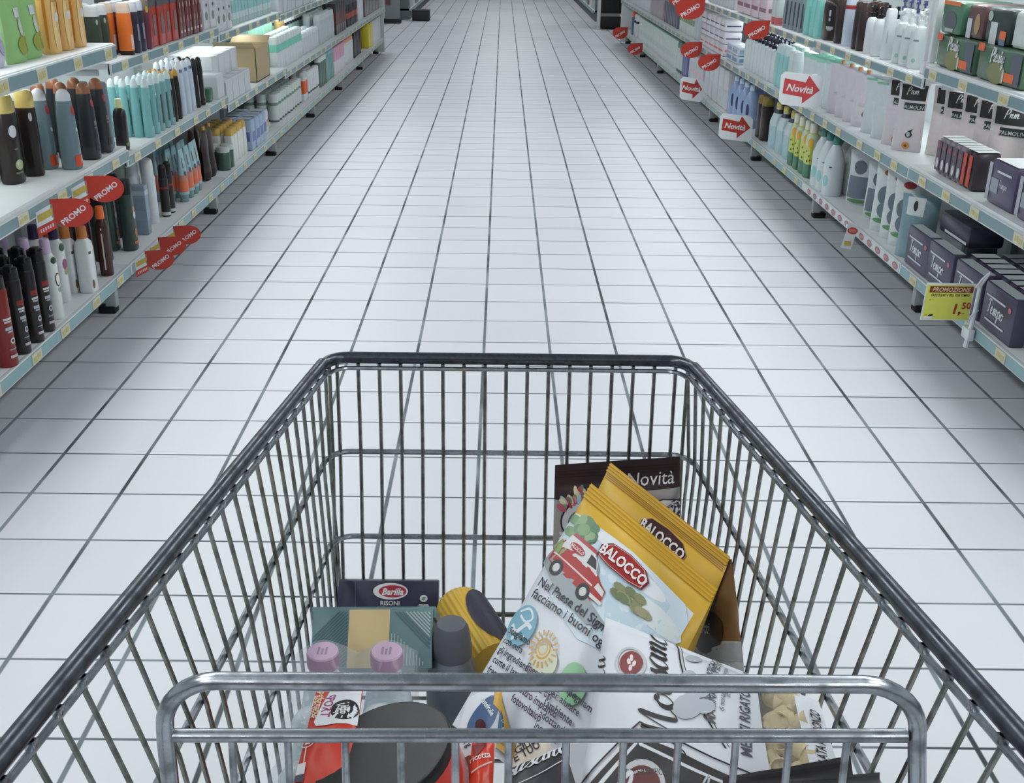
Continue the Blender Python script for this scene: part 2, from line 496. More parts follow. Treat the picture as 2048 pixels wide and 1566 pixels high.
def bay(side, y0, y1, levels, label, base_sticker=False, first=False, far=False):
    t = thing('shelf_unit', label, 'shelving', (0, 0, 0), 0, SIDE[side] + ' side shelving bays')
    bo = .05 if side == 'L' else .03
    mb = MB(); sbox(mb, side, .47, .49, y0, y1, .02, 1.62, PANEL); mb.obj('back_panel', t)
    # base shelf with its own price rail
    mb = MB(); sbox(mb, side, bo, .47, y0 + .002, y1 - .002, .176, .197, WHITE, .003); mb.obj('base_shelf', t)
    n = max(1, int((y1 - y0) / .26))
    tk = [y0 + (y1 - y0) * (i + .5) / n + random.uniform(-.03, .03) for i in range(n)]
    if base_sticker:
        r = rail(t, side, bo, y0, y1, .148, .196, [], RAILW)
        for i in range(13):
            mb = MB()
            yy = y0 + .06 + i * (y1 - y0 - .1) / 13
            fn = plane_fn((wx(side, bo - .0148), yy, .172), (0, -1 if side == 'R' else 1, 0), (0, 0, 1))
            v, f = ellipse2d(.034, .015, 16)
            mb.flat(fn, v, f, STICK, .0006)
            v, f = ellipse2d(.026, .0085, 16)
            mb.flat(fn, v, f, M((190, 152, 158), .5), .0010)
            mb.obj('oval_sticker', r)
    else:
        rail(t, side, bo, y0, y1, .148, .196, tk, INSERT2)
    for (zs, z0, z1, d) in levels:
        mb = MB(); sbox(mb, side, d, .47, y0 + .002, y1 - .002, zs - .024, zs, WHITE, .003)
        sbox(mb, side, d - .004, d + .001, y0 + .004, y1 - .004, z0, zs - .0004, WHITE)
        for yy in (y0 + .03, y1 - .03):       # bracket under the shelf
            a, b = wx(side, .08), wx(side, .46)
            mb.box((min(a, b), yy - .006, zs - .05), (max(a, b), yy + .006, zs - .022), LEGM)
        mb.obj('shelf', t)
        tk = [y0 + (y1 - y0) * (i + .5) / n + random.uniform(-.04, .04) for i in range(n)]
        rail(t, side, d, y0, y1, z0, z1, tk, INSERT)
    # lamp strips: under the upper shelf and under the top board
    mb = MB(); sbox(mb, side, .14, .47, y0 + .002, y1 - .002, 1.475, 1.50, WHITE, .003); mb.obj('top_board', t)
    for zl in (levels[1][0] - .031, 1.468):
        mb = MB(); sbox(mb, side, .20, .23, y0 + .05, y1 - .05, zl, zl + .007, STRIP); mb.obj('lamp_strip', t)
        if y0 < 9:
            ld = bpy.data.lights.new('strip_light', 'AREA'); ld.shape = 'RECTANGLE'; ld.size = .05; ld.size_y = y1 - y0 - .12
            ld.energy = 5.0; ld.color = (0.93, 1.0, 0.99)
            lo = bpy.data.objects.new('strip_light', ld); COL.objects.link(lo); lo.parent = t
            lo.location = (wx(side, .215), (y0 + y1) / 2, zl - .004)
    for yy in ([y0 + .03, y1 - .03] if first else [y1 - .03]):
        mb = MB(); sbox(mb, side, .44, .475, yy - .02, yy + .02, .0, 1.62, LEGM); mb.obj('upright', t)
    for yy in ([y0 + .03, y1 - .03] if first else [y1 - .03]):
        mb = MB()
        dl = .10 if side == 'L' else .08
        sbox(mb, side, dl, dl + .045, yy - .018, yy + .018, .026, .178, LEGM, .003)
        sbox(mb, side, dl + .045, .47, yy - .012, yy + .012, .10, .176, LEGM)
        mb.obj('leg', t)
        mb = MB(); sbox(mb, side, dl + .005, dl + .075, yy - .027, yy + .027, 0, .03, BLACK, .006); mb.obj('foot', t)
    return t
LY = [2.58, 4.285, 5.985, 7.68, 9.37, 11.07, 12.77, 14.45]
RY = [2.70, 4.41, 6.04, 7.68, 9.35, 11.02, 12.72, 14.42, 16.2]
NTH = ORD
for i in range(7):
    if i == 0: lv = [(.676, .618, .662, 0), (1.06, 1.004, 1.056, 0)]
    elif i == 1: lv = [(.636, .590, .634, .01), (.985, .940, .984, .03)]
    elif i == 2: lv = [(.590, .545, .588, .01), (.950, .906, .949, .03)]
    else: lv = [(.560, .515, .558, .02), (.930, .886, .929, .03)]
    bay('L', LY[i], LY[i + 1], lv, 'white shelving bay on the shampoo side, %s from the trolley' % NTH[i], first=(i == 0))
for i in range(8):
    if i == 0: lv = [(.612, .552, .600, 0), (1.0, .946, .992, 0)]
    elif i == 1: lv = [(.602, .548, .598, 0), (.950, .906, .948, 0)]
    else: lv = [(.590, .545, .588, .01), (.940, .896, .938, .01)]
    bay('R', RY[i], RY[i + 1], lv, 'white shelving bay on the soap and tissue side, %s from the trolley' % NTH[i], base_sticker=(i == 1), first=(i == 0))
# end panels close the gondolas at the cross aisle
t = thing('end_panel', 'grey end panel closing the shampoo shelving at the cross aisle', 'panel', (0, 0, 0))
mb = MB(); mb.box((-1.99, 14.455, .02), (-1.50, 14.48, 1.62), PANEL, .004); mb.obj('panel', t)
t = thing('end_panel', 'white end panel closing the soap shelving at the cross aisle', 'panel', (0, 0, 0))
mb = MB(); mb.box((1.67, 16.205, .02), (2.15, 16.23, 1.62), WHITE, .004); mb.obj('panel', t)

# beyond the cross aisle
def far_bay(side, y0, y1, x, label):
    t = thing('shelf_unit', label, 'shelving', (0, 0, 0))
    sg = -1 if side == 'L' else 1
    def b(mb, d0, d1, a, c, z0, z1, m, bev=0):
        p, q = x + sg * d0, x + sg * d1
        mb.box((min(p, q), a, z0), (max(p, q), c, z1), m, bev)
    mb = MB(); b(mb, .45, .48, y0, y1, 0.02, 1.62, PANEL); mb.obj('back_panel', t)
    for z in (.18, .6, .97):
        mb = MB(); b(mb, 0, .45, y0, y1, z - .03, z, WHITE); b(mb, -.01, .0, y0, y1, z - .05, z, INSERT); mb.obj('shelf', t)
    mb = MB(); b(mb, .02, .45, y0, y0 + .03, 0, 1.62, M((120, 128, 132), .5)); mb.obj('end_post', t)
    mb = MB(); b(mb, .02, .43, y0 + .03, y1, 0, .13, M((88, 92, 96), .6)); mb.obj('kick_plate', t)
far_bay('L', 20.2, 27.5, -1.62, 'far shelving run beyond the cross aisle on the shampoo side')
far_bay('R', 20.2, 27.5, 1.60, 'far shelving run beyond the cross aisle on the soap side')
# dark steel bin on the floor at the corner of the cross aisle
t = thing('floor_bin', 'small dark box standing on the floor at the cross aisle', 'box', (-1.42, 20.0, 0))
mb = MB(); mb.box((-.15, -.12, .0), (.15, .12, .17), M((52, 54, 58), .5), .012); mb.obj('body', t)
mb = MB(); mb.box((-.155, -.125, .165), (.155, .125, .185), M((72, 76, 82), .4), .006); mb.obj('lid', t)
t = thing('display_stand', 'narrow grey display stand with dark foot beside the floor box', 'stand', (-1.86, 19.4, 0))
mb = MB(); mb.box((-.12, -.10, .07), (.12, .10, 1.5), M((128, 136, 140), .5), .01); mb.obj('column', t)
mb = MB(); mb.box((-.14, -.12, 0), (.14, .12, .07), M((40, 40, 42), .5), .01); mb.obj('foot', t)
mb = MB(); mb.box((-.10, -.115, .30), (-.02, -.10, 1.3), M((110, 66, 64), .5)); mb.obj('stripe', t)
t = thing('freezer_cabinet', 'black cabinet with pale corner post at the far end of aisle', 'cabinet', (1.78, 18.8, 0))
mb = MB(); mb.box((-.20, -.3, .03), (.24, .4, .20), M((30, 28, 30), .4), .01); mb.obj('plinth', t)
mb = MB(); mb.box((-.20, -.3, .25), (.24, .4, 1.7), M((30, 27, 29), .35), .01); mb.obj('body', t)
mb = MB(); mb.box((-.21, -.31, .20), (.25, .4, .25), M((120, 122, 122), .4), .006); mb.box((.10, -.318, .208), (.2, -.308, .242), M((200, 204, 160), .4)); mb.obj('trim', t)
mb = MB(); mb.box((-.26, -.32, 0), (-.205, -.26, 1.7), M((196, 202, 204), .4), .006); mb.obj('corner_post', t)
# ------------------------------------------------------------------ goods on the shelves
def sec_fn(secs, ang):
    """surface of a lofted body around the direction ang: (metres round the wall, fraction of height)"""
    zs = [s[0] for s in secs]
    def ring(z):
        for i in range(len(secs) - 1):
            if secs[i][0] <= z <= secs[i + 1][0] and secs[i + 1][0] > secs[i][0]:
                t = (z - secs[i][0]) / (secs[i + 1][0] - secs[i][0])
                return [secs[i][k] + (secs[i + 1][k] - secs[i][k]) * t for k in (1, 2, 3)]
        return secs[-1][1:4]
    r0 = max(max(s[1], s[2]) for s in secs)
    def pt(x, z):
        rx, ry, e = ring(z)
        t = ang + x / r0
        c, s = math.cos(t), math.sin(t)
        return Vector((rx * math.copysign(abs(c) ** (2 / e), c), ry * math.copysign(abs(s) ** (2 / e), s), z))
    def f(x, z):
        p = pt(x, z)
        a = pt(x + .001, z) - pt(x - .001, z)
        b = pt(x, z + .001) - pt(x, z - .001)
        n = a.cross(b)
        return p, (n.normalized() if n.length > 0 else Vector((1, 0, 0)))
    return f
def marks_on(mb, fn, marks, w, h, lift=.0006):
    for i, mk in enumerate(marks):
        k, x, y, a, b, rgb = mk[:6]
        mat = M(rgb, .45)
        if k == 'ell': vf = ellipse2d(a * w, b * h, 16, 0, x * w, y * h)
        elif k == 'rect': vf = rect2d((x - a) * w, (y - b) * h, (x + a) * w, (y + b) * h, 4, 4)
        elif k == 'text': vf = xf(text2d(mk[6], b * h, 0, .01), x * w, y * h, mk[7] if len(mk) > 7 else 0)
        elif k == 'script': vf = xf(script2d(mk[6], b * h, mk[7] if len(mk) > 7 else .3, mk[8] if len(mk) > 8 else (.09, .22)), x * w, y * h)
        elif k == 'drop': vf = poly2d([((x + a * px) * w, (y + b * py) * h) for px, py in ((-.9, -.2), (-.6, -.8), (0, -1), (.6, -.8), (.9, -.2), (.5, .4), (.8, 1.2), (-.2, .6))], 3)
        mb.flat(fn, vf[0], vf[1], mat, lift * (1 + .5 * i))
PROTO = {}
def proto(kind, w, d, h, body, cap=None, bands=(), marks=(), side='L', fine=True, e=None, ptop=None, rough=.32):
    """meshes of one kind of goods, front towards +X: [(part name, mesh)]"""
    key = (kind, w, d, h, body, cap, tuple(bands), tuple(marks), side, fine, e, ptop)
    if key in PROTO: return PROTO[key]
    seg = 20 if fine else 10
    B = M(body, rough, coat=.3 if rough < .4 else 0)
    CP = M(cap, .3) if cap else None
    mb, mc = MB(), MB()
    rx, ry = d / 2, w / 2
    ang = -PI / 5 if side == 'L' else PI / 5
    secs = None
    def banded(secs):
        """split the wall where the printed bands start and stop"""
        out, mats = [secs[0]], []
        for i in range(len(secs) - 1):
            cuts = sorted(c * h for b in bands for c in b[:2] if secs[i][0] < c * h < secs[i + 1][0])
            for c in cuts + [secs[i + 1][0]]:
                t = (c - secs[i][0]) / max(1e-9, secs[i + 1][0] - secs[i][0])
                s = tuple(secs[i][k] + (secs[i + 1][k] - secs[i][k]) * t for k in range(4))
                zm = (out[-1][0] + s[0]) / 2 / h
                mm = B
                for b in bands:
                    if b[0] < zm < b[1]: mm = M(b[2], .35)
                out.append(s); mats.append(mm)
        return out, mats
    if kind == 'can':
        secs = [(0, rx * .9, ry * .9, 2), (.006, rx, ry, 2), (h * .70, rx, ry, 2), (h * .735, rx * .93, ry * .93, 2), (h * .75, rx * .86, ry * .86, 2)]
        mc.loft([(h * .745, rx * .88, ry * .88, 2), (h * .93, rx * .84, ry * .84, 2), (h * .975, rx * .74, ry * .74, 2), (h, rx * .4, ry * .4, 2)], seg, mat=CP)
    elif kind == 'spray':
        secs = [(0, rx * .94, ry * .94, 2), (.005, rx, ry, 2), (h * .84, rx, ry, 2), (h * .87, rx * .88, ry * .88, 2)]
        mc.loft([(h * .865, rx * .93, ry * .93, 2), (h * .985, rx * .9, ry * .9, 2), (h, rx * .62, ry * .62, 2)], seg, mat=CP)
        mc.box((-rx * .25, -ry * .9, h * .95), (rx * .55, ry * .2, h * 1.03), CP, .004)
    elif kind == 'bottle':
        q = e or 3.0
        secs = [(0, rx * .92, ry * .92, q), (.006, rx, ry, q), (h * .66, rx, ry, q), (h * .76, rx * .9, ry * .86, q), (h * .82, rx * .6, ry * .52, 2.4), (h * .83, min(rx, ry) * .52, min(rx, ry) * .52, 2)]
        r = min(rx, ry) * .66
        mc.loft([(h * .825, r, r, 2), (h * .97, r * .95, r * .95, 2), (h, r * .8, r * .8, 2)], seg, mat=CP)
    elif kind == 'flat':
        q = e or 2.6
        secs = [(0, rx * .9, ry * .9, q), (.006, rx, ry, q), (h * .5, rx, ry * 1.0, q), (h * .78, rx * .96, ry * .92, q), (h * .805, rx * .93, ry * .86, q)]
        mc.loft([(h * .80, rx * .95, ry * .88, q), (h * .95, rx * .9, ry * .82, q), (h * .99, rx * .76, ry * .7, q), (h, rx * .5, ry * .5, q)], seg, mat=CP)
    elif kind == 'dome':
        q = e or 2.3
        secs = [(0, rx * .9, ry * .9, q), (.006, rx, ry, q), (h * .3, rx, ry, q), (h * .7, rx * .86, ry * .8, q), (h * .86, rx * .72, ry * .64, q)]
        mc.loft([(h * .858, rx * .735, ry * .655, q), (h * .93, rx * .68, ry * .6, q), (h * .975, rx * .5, ry * .45, q), (h, rx * .2, ry * .2, q)], seg, mat=CP)
    elif kind == 'pump':
        q = e or 2.5
        secs = [(0, rx * .92, ry * .92, q), (.006, rx, ry, q), (h * .62, rx, ry, q), (h * .72, rx * .82, ry * .8, q), (h * .76, min(rx, ry) * .42, min(rx, ry) * .42, 2)]
        r = min(rx, ry) * .45
        mc.loft([(h * .755, r, r, 2), (h * .84, r, r, 2), (h * .845, r * .4, r * .4, 2), (h * .92, r * .4, r * .4, 2)], seg, mat=CP)
        mc.loft([(h * .92, r * .9, r * .9, 2), (h, r * .8, r * .8, 2)], seg, mat=CP)
        mc.tube([(0, 0, h * .97), (r * .8, ry * .5, h * .975), (r * 1.3, ry * .95, h * .95)], r * .3, CP, 6)
    elif kind == 'tube':
        secs = [(0, rx * .8, ry * .8, 2.2), (h * .14, rx * .86, ry * .86, 2.2), (h * .145, rx, ry, 2.2), (h * .5, rx * .92, ry, 2.2), (h * .93, rx * .25, ry * 1.04, 3), (h, rx * .08, ry * 1.04, 4)]
        if cap: bands = tuple(bands) + ((0, .143, cap),)
    elif kind == 'jug':
        secs = [(0, rx * .93, ry * .93, 2.4), (.008, rx, ry, 2.4), (h * .58, rx, ry, 2.4), (h * .74, rx * .72, ry * .72, 2.2), (h * .86, rx * .36, ry * .36, 2), (h * .87, rx * .3, ry * .3, 2)]
        mc.loft([(h * .865, rx * .42, ry * .42, 2), (h * .985, rx * .38, ry * .38, 2), (h, rx * .3, ry * .3, 2)], seg, mat=CP)
    elif kind == 'jar':
        secs = [(0, rx * .95, ry * .95, 2), (.005, rx, ry, 2), (h * .74, rx, ry, 2), (h * .78, rx * .9, ry * .9, 2)]
        mc.loft([(h * .775, rx * .98, ry * .98, 2), (h * .985, rx * .98, ry * .98, 2), (h, rx * .9, ry * .9, 2)], seg, mat=CP)
    elif kind == 'brush':
        secs = [(0, rx, ry, 2), (h * .62, rx, ry, 2), (h * .7, rx * .6, ry * .6, 2)]
        for q in (-1, 1):
            mc.tube([(q * rx * .5, 0, h * .69), (q * rx * .5, ry * .1, h * .82), (q * rx * .9, ry * .3, h)], rx * .36, CP, 6)
    if secs is not None:
        s2, mats = banded(secs)
        mb.loft(s2, seg, mats=mats)
        if marks: marks_on(mb, sec_fn(secs, ang), [(m[0], m[1], m[2]) + tuple(m[3:]) for m in marks], w, h)
    elif kind in ('box', 'pack'):
        mb.box((-rx, -ry, 0), (rx, ry, h), B, .003 if kind == 'box' else min(.018, h * .18, rx * .4))
        for b in bands:
            z0, z1 = b[0] * h, b[1] * h
            g = .0006
            ins = .004 if kind == 'box' else .016
            if kind == 'box':
                mb.box((-rx - g, -ry - g, max(z0, .001)), (rx + g, ry + g, z1 if z1 < h else h + g), M(b[2], .4))
            else:
                mb.box((-rx - g, -ry + ins, max(z0, .012)), (rx + g, ry - ins, min(z1, h - .012)), M(b[2], .4))
                mb.box((-rx + ins, -ry - g, max(z0, .012)), (rx - ins, ry + g, min(z1, h - .012)), M(b[2], .4))
        if marks:
            marks_on(mb, plane_fn((rx + .0008, 0, 0), (0, 1, 0), (0, 0, 1)), marks, w, h)
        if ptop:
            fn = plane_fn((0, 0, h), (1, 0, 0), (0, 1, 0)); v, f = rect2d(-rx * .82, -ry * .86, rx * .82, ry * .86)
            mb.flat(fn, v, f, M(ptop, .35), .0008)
    elif kind == 'pouch':
        T = d
        def front(s):
            def fn(u, v):
                k = math.sin(PI * min(max(u, 0), 1)) ** .7
                prof = (1 - v) ** .55 * 1.0 if v > .12 else (.6 + .4 * v / .12) * (1 - v) ** .55
                x = s * T / 2 * k * prof + .006 * math.sin(7 * v + 3 * u) * v
                tw = w * (1 - .05 * math.sin(PI * v))
                return (x, (u - .5) * tw, h * v)
            return fn
        nn = 12 if fine else 6
        def mf(u, v):
            for b in bands:
                if b[0] < v < b[1]: return M(b[2], .35)
            return B
        mb.grid(front(1), nn, nn * 2, B, mf)
        mb.grid(front(-1), nn, nn * 2, B, mf, flip=True)
        vs = [front(1)(i / nn, 0) for i in range(nn + 1)] + [front(-1)(i / nn, 0) for i in range(nn + 1)]
        mb.add(vs, [(i, nn + 1 + i, nn + 2 + i, i + 1) for i in range(nn)], B)
        g = surf_fn(front(1), w, h)
        if marks: marks_on(mb, lambda x, y: g(x, y - h / 2), marks, w, h, .0012)
        if cap:
            mc.loft([(h * .99, .011, .011, 2), (h * 1.06, .011, .011, 2), (h * 1.065, .007, .007, 2)], 10, mat=CP)
    has_cap = len(mc.v) > 0
    if has_cap and not fine:
        for i, f in enumerate(mc.f): mb.add([mc.v[k] for k in f], [list(range(len(f)))], mc.mats[mc.fm[i]], mc.smooth[i])
        has_cap = False
    res = [('body', mb.mesh(kind + '_body'))]
    if has_cap: res.append(('cap' if kind not in ('pump',) else 'pump_head', mc.mesh(kind + '_cap')))
    PROTO[key] = res
    return res
PLACE = {('L', 1): 'low shampoo shelf', ('L', 2): 'middle shampoo shelf', ('L', 3): 'upper shampoo shelf',
         ('R', 1): 'low soap shelf', ('R', 2): 'middle soap shelf', ('R', 3): 'upper soap shelf'}
def top_z(side, lev, y):
    if lev == 1: return .1972
    a = LY if side == 'L' else RY
    i = max(0, sum(1 for q in a if q <= y) - 1)
    if side == 'L':
        return ([.676, .636, .590] + [.560] * 9)[i] + .0008 if lev == 2 else ([1.06, .985, .950] + [.930] * 9)[i] + .0008
    return ([.612, .602] + [.590] * 9)[i] + .0008 if lev == 2 else ([1.0, .950] + [.940] * 9)[i] + .0008
COUNT = {}
def place(name, cat, parts, label, loc, rz, group=None, fine=True):
    """one item of goods: a thing with its parts (a single mesh where the parts are too small to show)"""
    if len(parts) == 1:
        o = link(name, parts[0][1], None, loc, rz)
        tag(o, label, cat, group)
        return o
    t = thing(name, label, cat, loc, rz, group)
    for nm, me in parts: link(nm, me, t)
    return t
def row(side, lev, name, cat, desc, kind, w, d, h, ys, ins, body, cap=None, deep=1, dx=None, rot=0.0, fine=None, z=None, lift=0.0, jit=.004, ptop=None, rough=.32, **kw):
    """a facing: ys along the shelf, ins = metres from the shelf front to the centre of the first one, deep = how many stand one behind another"""
    ys = list(ys)
    if fine is None: fine = ys[0] < 6.3
    parts = proto(kind, w, d, h, body, cap, side=side, fine=fine, ptop=ptop, rough=rough, **kw)
    n = len(ys)
    pl = PLACE[(side, lev)]
    for i, y in enumerate(ys):
        for k in range(deep):
            label = desc
            if n > 1: label += ', %s from trolley' % ORD[i]
            if deep > 1: label += (', ' + ('front row', 'second row', 'third row', 'fourth row', 'fifth row')[k])
            label += ', ' + pl
            x = wx(side, ins + k * (dx or d * 1.06)) + random.uniform(-jit, jit) * .6
            yy = y + random.uniform(-jit, jit)
            zz = (z if z is not None else top_z(side, lev, y)) + lift
            rz = (0 if side == 'L' else PI) + rot + random.uniform(-.06, .06) * (0 if kind in ('box', 'pack') else 1)
            place(name, cat, parts, label, (x, yy, zz), rz, (desc + ' on ' + pl) if n * deep > 1 else None, fine)
def rng(a, b, step):
    n = max(1, int(round((b - a) / step)))
    return [a + (b - a) * (i + .5) / n for i in range(n)]
WH = (226, 230, 232)
# ---- shampoo side, low shelf
dots = (('rect', .12, .535, .26, .012, (206, 204, 208)), ('rect', .10, .505, .20, .010, (196, 192, 198)), ('rect', .12, .43, .22, .018, (176, 182, 190)), ('rect', .14, .395, .16, .010, (170, 168, 176)), ('ell', .2, .29, .15, .034, (222, 220, 222)), ('ell', .2, .29, .09, .02, (70, 66, 70)), ('rect', .15, .20, .2, .006, (170, 160, 166)), ('rect', .15, .12, .22, .016, (196, 180, 186)))
row('L', 1, 'hairspray_can', 'can', 'red hairspray can with black cap', 'spray', .064, .064, .29, [3.165], .069, (126, 38, 34), (34, 32, 34), deep=2, dx=.075, marks=dots)
row('L', 1, 'hairspray_can', 'can', 'black hairspray can with red print', 'spray', .052, .058, .285, [3.275, 3.378, 3.488], .068, (44, 40, 43), (30, 29, 31), deep=3, dx=.066,
    marks=(('rect', .1, .60, .26, .03, (140, 44, 42)),) + dots)
coco = (('ell', .15, .74, .3, .04, (52, 84, 62)), ('ell', .22, .50, .24, .085, (70, 52, 42)), ('ell', .24, .50, .19, .068, (228, 228, 224)), ('ell', .3, .37, .16, .03, (150, 176, 130)))
row('L', 1, 'shampoo_bottle', 'bottle', 'white coconut shampoo bottle with lilac cap', 'bottle', .055, .06, .285, [3.61], .086, (218, 224, 222), (206, 186, 214), deep=3, dx=.072, marks=coco, e=2.6)
row('L', 1, 'shampoo_bottle', 'bottle', 'white flowered shampoo bottle with dark purple cap', 'bottle', .054, .06, .285, [3.80], .13, (216, 222, 222), (58, 44, 84), deep=2, dx=.072,
    marks=(('ell', .2, .72, .3, .05, (60, 92, 70)), ('ell', .25, .5, .24, .07, (148, 84, 124)), ('ell', .28, .40, .18, .04, (150, 160, 110))), e=2.6)
row('L', 1, 'lotion_bottle', 'bottle', 'square white lotion bottle with orange screw cap', 'bottle', .060, .058, .25, [3.925], .078, (224, 229, 230), (196, 122, 62), deep=3, dx=.062, e=5,
    marks=(('rect', .1, .62, .16, .02, (90, 74, 60)), ('ell', .1, .14, .16, .07, (120, 92, 68))))
row('L', 1, 'oil_bottle', 'bottle', 'slim dark red oil bottle with bright orange cap', 'bottle', .052, .05, .275, [4.13], .082, (74, 38, 36), (236, 112, 52), deep=3, dx=.062, e=2.2, marks=(('rect', -.4, .4, .05, .3, (206, 200, 196)),))
row('L', 1, 'shower_bottle', 'bottle', 'dark green shower bottle with black cap', 'flat', .076, .06, .30, [4.50], .102, (66, 88, 80), (36, 34, 36), deep=2, dx=.075,
    marks=(('ell', .25, .58, .1, .05, (210, 150, 110)), ('ell', .28, .5, .12, .05, (214, 220, 218)), ('ell', .26, .25, .14, .07, (176, 120, 84)), ('rect', .2, .12, .2, .02, (206, 104, 66))))
row('L', 1, 'shower_bottle', 'bottle', 'slim dark green shower bottle beside the orange caps', 'flat', .05, .075, .285, [4.33], .16, (62, 80, 74), (40, 38, 42), deep=1, marks=(('rect', 0, .4, .08, .18, (190, 196, 194)),))
row('L', 1, 'shampoo_box', 'box', 'tall grey blue shampoo carton', 'box', .045, .09, .22, [4.76], .14, (136, 154, 168), None, bands=((.8, .9, (176, 190, 200)), (.3, .5, (150, 166, 182))))
row('L', 1, 'shampoo_bottle', 'bottle', 'black capped shampoo bottle behind the green one', 'flat', .05, .06, .28, [4.70], .22, (46, 46, 50), (28, 27, 29), deep=2, dx=.07)
row('L', 1, 'spray_can', 'can', 'plain white tall spray can', 'can', .06, .06, .30, [4.955], .142, (214, 222, 228), (220, 226, 230), deep=2, dx=.07)
row('L', 1, 'lotion_bottle', 'bottle', 'white bottle with pale mint cap', 'flat', .07, .05, .28, [5.10], .25, (222, 230, 228), (196, 222, 210), deep=2, dx=.06)
row('L', 1, 'spray_can', 'can', 'slim black spray can with red ring', 'can', .044, .044, .245, [5.095, 5.165], .118, (48, 42, 44), (40, 36, 38), bands=((.54, .58, (128, 46, 46)), (.03, .09, (200, 204, 206))))
row('L', 1, 'gel_tube', 'tube', 'clear blue gel tube with orange label', 'tube', .062, .05, .26, [5.40, 5.49, 5.58, 5.66], .115, (150, 186, 192), (120, 150, 154), deep=3, dx=.062, bands=((.20, .40, (222, 116, 84)), (.40, .52, (196, 132, 112))), marks=(('ell', .1, .55, .2, .05, (92, 84, 108)), ('rect', 0, .75, .06, .1, (140, 66, 74))))
row('L', 1, 'refill_pouch', 'pouch', 'dark brown hair colour pouch with yellow cap', 'pouch', .10, .06, .27, [5.91, 6.02], .13, (58, 42, 40), (206, 168, 92), deep=2, dx=.07, bands=((.0, .15, (36, 30, 30)),))
row('L', 1, 'cream_jar', 'jar', 'dark green cream jar with pale lid', 'jar', .075, .075, .13, [6.18, 6.27], .10, (70, 92, 82), (196, 206, 202), deep=3, dx=.08, fine=False)
row('L', 1, 'milk_bottle', 'bottle', 'white cleansing milk bottle with yellow cap', 'flat', .06, .06, .20, [6.37, 6.45, 6.53, 6.61, 6.69], .11, (224, 226, 222), (208, 174, 92), deep=3, dx=.075, fine=False)
row('L', 1, 'tissue_pack', 'pack', 'pale blue wipes pack', 'pack', .10, .09, .19, [6.80, 6.91, 7.02, 7.13], .10, (158, 178, 208), None, deep=2, dx=.10, bands=((.3, .6, (104, 116, 168)),), fine=False, ptop=(206, 216, 226))
row('L', 1, 'wipes_pack', 'pack', 'white wipes pack', 'pack', .10, .10, .16, [7.26, 7.37], .14, (210, 216, 220), None, bands=((.3, .6, (190, 176, 178)),), fine=False)
row('L', 1, 'cream_jar', 'jar', 'white striped jar with green banded lid', 'jar', .075, .075, .20, rng(7.75, 8.75, .10), .13, (216, 222, 222), (204, 214, 210), deep=3, dx=.085, fine=False, bands=((.1, .7, (206, 212, 212)), (.62, .72, (120, 146, 132)), (.05, .12, (96, 96, 100))))
row('L', 1, 'shampoo_bottle', 'bottle', 'white and orange shampoo bottle', 'flat', .07, .06, .22, [8.90, 9.0], .12, (216, 220, 222), (196, 200, 204), deep=2, fine=False, bands=((.25, .7, (224, 100, 60)),))
row('L', 1, 'cosmetic_box', 'box', 'dark red cosmetic box', 'box', .09, .10, .22, rng(8.75, 9.5, .10), .27, (112, 40, 38), None, fine=False)
row('L', 1, 'lotion_bottle', 'bottle', 'white lotion bottle with black stripe', 'flat', .07, .06, .20, rng(9.08, 9.62, .09), .12, (216, 222, 224), (226, 228, 230), deep=2, fine=False, bands=((.15, .22, (70, 74, 78)),))
row('L', 1, 'shampoo_bottle', 'bottle', 'dark green shampoo bottle with white cap', 'flat', .08, .06, .26, rng(9.66, 10.05, .10), .12, (88, 116, 108), (222, 226, 224), deep=3, dx=.08, fine=False)
row('L', 1, 'shampoo_bottle', 'bottle', 'sea green shampoo bottle', 'flat', .075, .06, .28, rng(10.05, 10.5, .09), .12, (124, 166, 166), (150, 186, 196), deep=2, dx=.08, fine=False)
row('L', 1, 'soap_bottle', 'bottle', 'white and pink soap bottle', 'flat', .08, .07, .25, rng(10.52, 11.2, .10), .12, (222, 218, 222), (222, 170, 192), deep=3, dx=.085, fine=False, bands=((.5, .8, (216, 166, 190)),))
row('L', 1, 'spray_bottle', 'bottle', 'white bottle with coral cap', 'can', .075, .075, .28, rng(11.25, 11.95, .10), .13, (216, 222, 226), (232, 160, 140), deep=3, dx=.09, fine=False)
row('L', 1, 'shampoo_bottle', 'bottle', 'black shampoo bottle', 'flat', .085, .07, .28, rng(12.0, 12.6, .10), .13, (62, 62, 66), (46, 46, 50), deep=3, dx=.09, fine=False)
row('L', 1, 'cosmetic_box', 'box', 'dark brown tall box', 'box', .10, .12, .29, [12.72, 12.84, 12.96], .2, (84, 46, 40), None, fine=False, bands=((.9, 1.0, (206, 206, 200)),))
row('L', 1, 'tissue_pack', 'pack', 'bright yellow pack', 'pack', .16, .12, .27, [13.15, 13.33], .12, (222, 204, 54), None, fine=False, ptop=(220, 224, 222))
row('L', 1, 'tissue_pack', 'pack', 'white pack at the far shelf end', 'pack', .16, .14, .27, rng(13.45, 14.35, .18), .13, (208, 214, 216), None, deep=2, fine=False)
